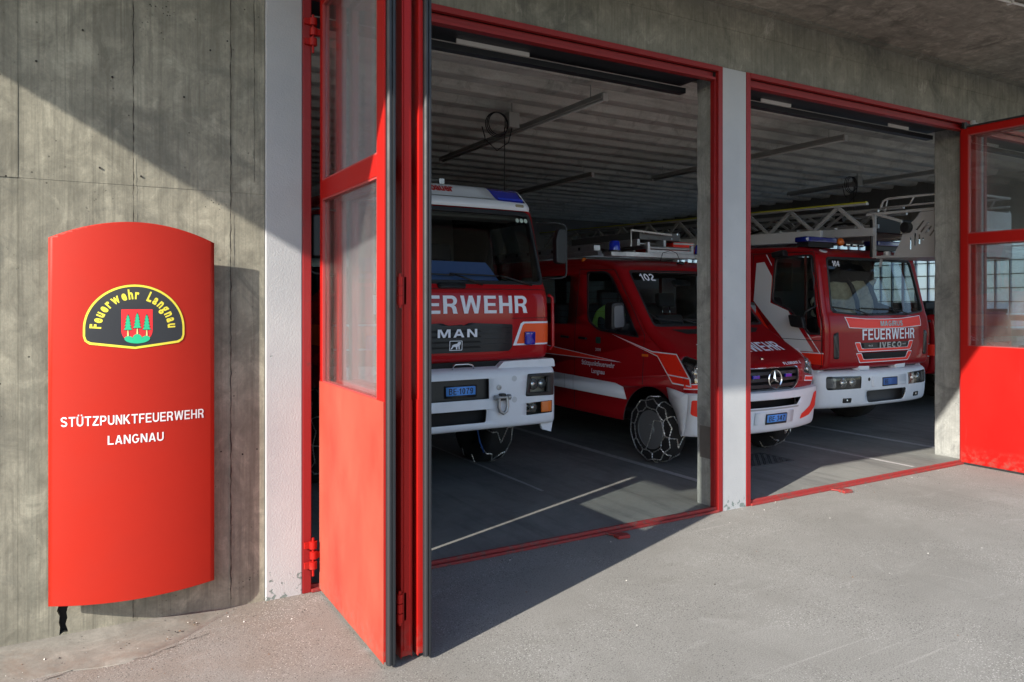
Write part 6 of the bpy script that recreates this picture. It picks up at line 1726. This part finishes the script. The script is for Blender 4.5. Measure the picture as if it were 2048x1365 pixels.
MB().lathe((CX0-0.03, -0.555, 2.715), (-1, 0.25, 0), [(-0.04, 0.03), (-0.02, 0.065), (0.05, 0.07), (0.055, 0.06)], 22).build('cage_lamp', M['black'], cg, smooth=40)
MB().lathe((CX0+0.10, -0.20, 2.36), (0, 0, 1), [(0, 0.07), (0.03, 0.07), (0.032, 0.045), (0.08, 0.045)], 18).build('cage_mount', M['ladder'], cg, smooth=40)
MB().cyl((CX0-0.025, -0.06, 2.37), (CX0-0.025, -0.06, 2.86), 0.018, n=10).build('cable_duct', M['black'], cg, smooth=True)
MB().bar((CX0+0.06, -0.15, 2.36), (CX0+0.01, -0.16, 2.24), 0.03, 0.012).build('hanging_bracket', M['ladder'], cg)
MB().box(-0.30, 0.60, -0.05, 0.02, 2.70, 2.90).build('cage_back', M['darksteel'], cg, bevel=0.01)

# ------------------------------------------------------------------ the vehicle beyond
e4 = thing('fire_engine', 'dark red fire engine half hidden beyond the ladder truck by glass blocks', 'fire engine', (12.95, 2.15, 0.0))
W4 = Wrap([(0.14, 0.62), (0.03, 0.66), (0.0, 0.85), (0.0, 1.35), (0.03, 1.52), (0.06, 1.56), (0.12, 1.62)], 1.15, 0.14, 0.06)
W4.shell('body', M['vred2'], e4, 0.62, 1.62, solid=0.03)
for sg in (-1, 1):
    e = W4.edge(0.62, 1.62)
    sheet('body_side', M['vred2'], e4, e+[(5.0, 1.65), (5.0, 0.55)], W4.side(sg), (), (), (), (sg, 0, 0), solid=0.03, lining=M['seat'])
    sheet('stripe', M['glow'], e4, [(0.20, 0.92), (4.9, 0.92), (4.9, 1.10), (0.20, 1.10)], W4.side(sg, 0.004), (), (), (), (sg, 0, 0))
    sheet('stripe_border', M['decal'], e4, [(0.20, 0.905), (4.9, 0.905), (4.9, 1.115), (0.20, 1.115)], W4.side(sg, 0.002), (), (), (), (sg, 0, 0))
    MB().box(min(sg*1.151, sg*1.165), max(sg*1.151, sg*1.165), 0.30, 0.60, 1.18, 1.56).build('side_vent', M['black'], e4)
    wheel(e4, (sg*0.98, 1.3, 0.44), sg, 0.44, 0.26, chains=False)
    wheel(e4, (sg*0.98, 4.0, 0.44), sg, 0.44, 0.26, chains=False)
W4.patch('stripe', M['glow'], e4, [(-1.15, 0.92), (1.15, 0.92), (1.15, 1.10), (-1.15, 1.10)], 0.004)
MB().box(-1.12, 1.12, 0.15, 5.0, 1.58, 1.66).build('deck', M['darksteel'], e4)
for (x, y, z, a) in ((-0.7, 0.4, 1.66, 0.20), (-0.3, 0.5, 1.66, 0.15), (0.5, 0.6, 1.66, 0.25)):
    MB().box(x-a, x+a, y, y+0.6, z, z+a*0.55).build('stowed_case', M['black'], e4, bevel=0.02)
MB().box(-1.15, 1.15, -0.05, 0.12, 0.42, 0.66).build('bumper', M['bumper'], e4, bevel=0.04)
for sg in (-1, 1): MB().box(sg*0.85-0.14, sg*0.85+0.14, -0.015, 0.03, 0.70, 0.86).build('headlamp', M['chrome'], e4, bevel=0.02)
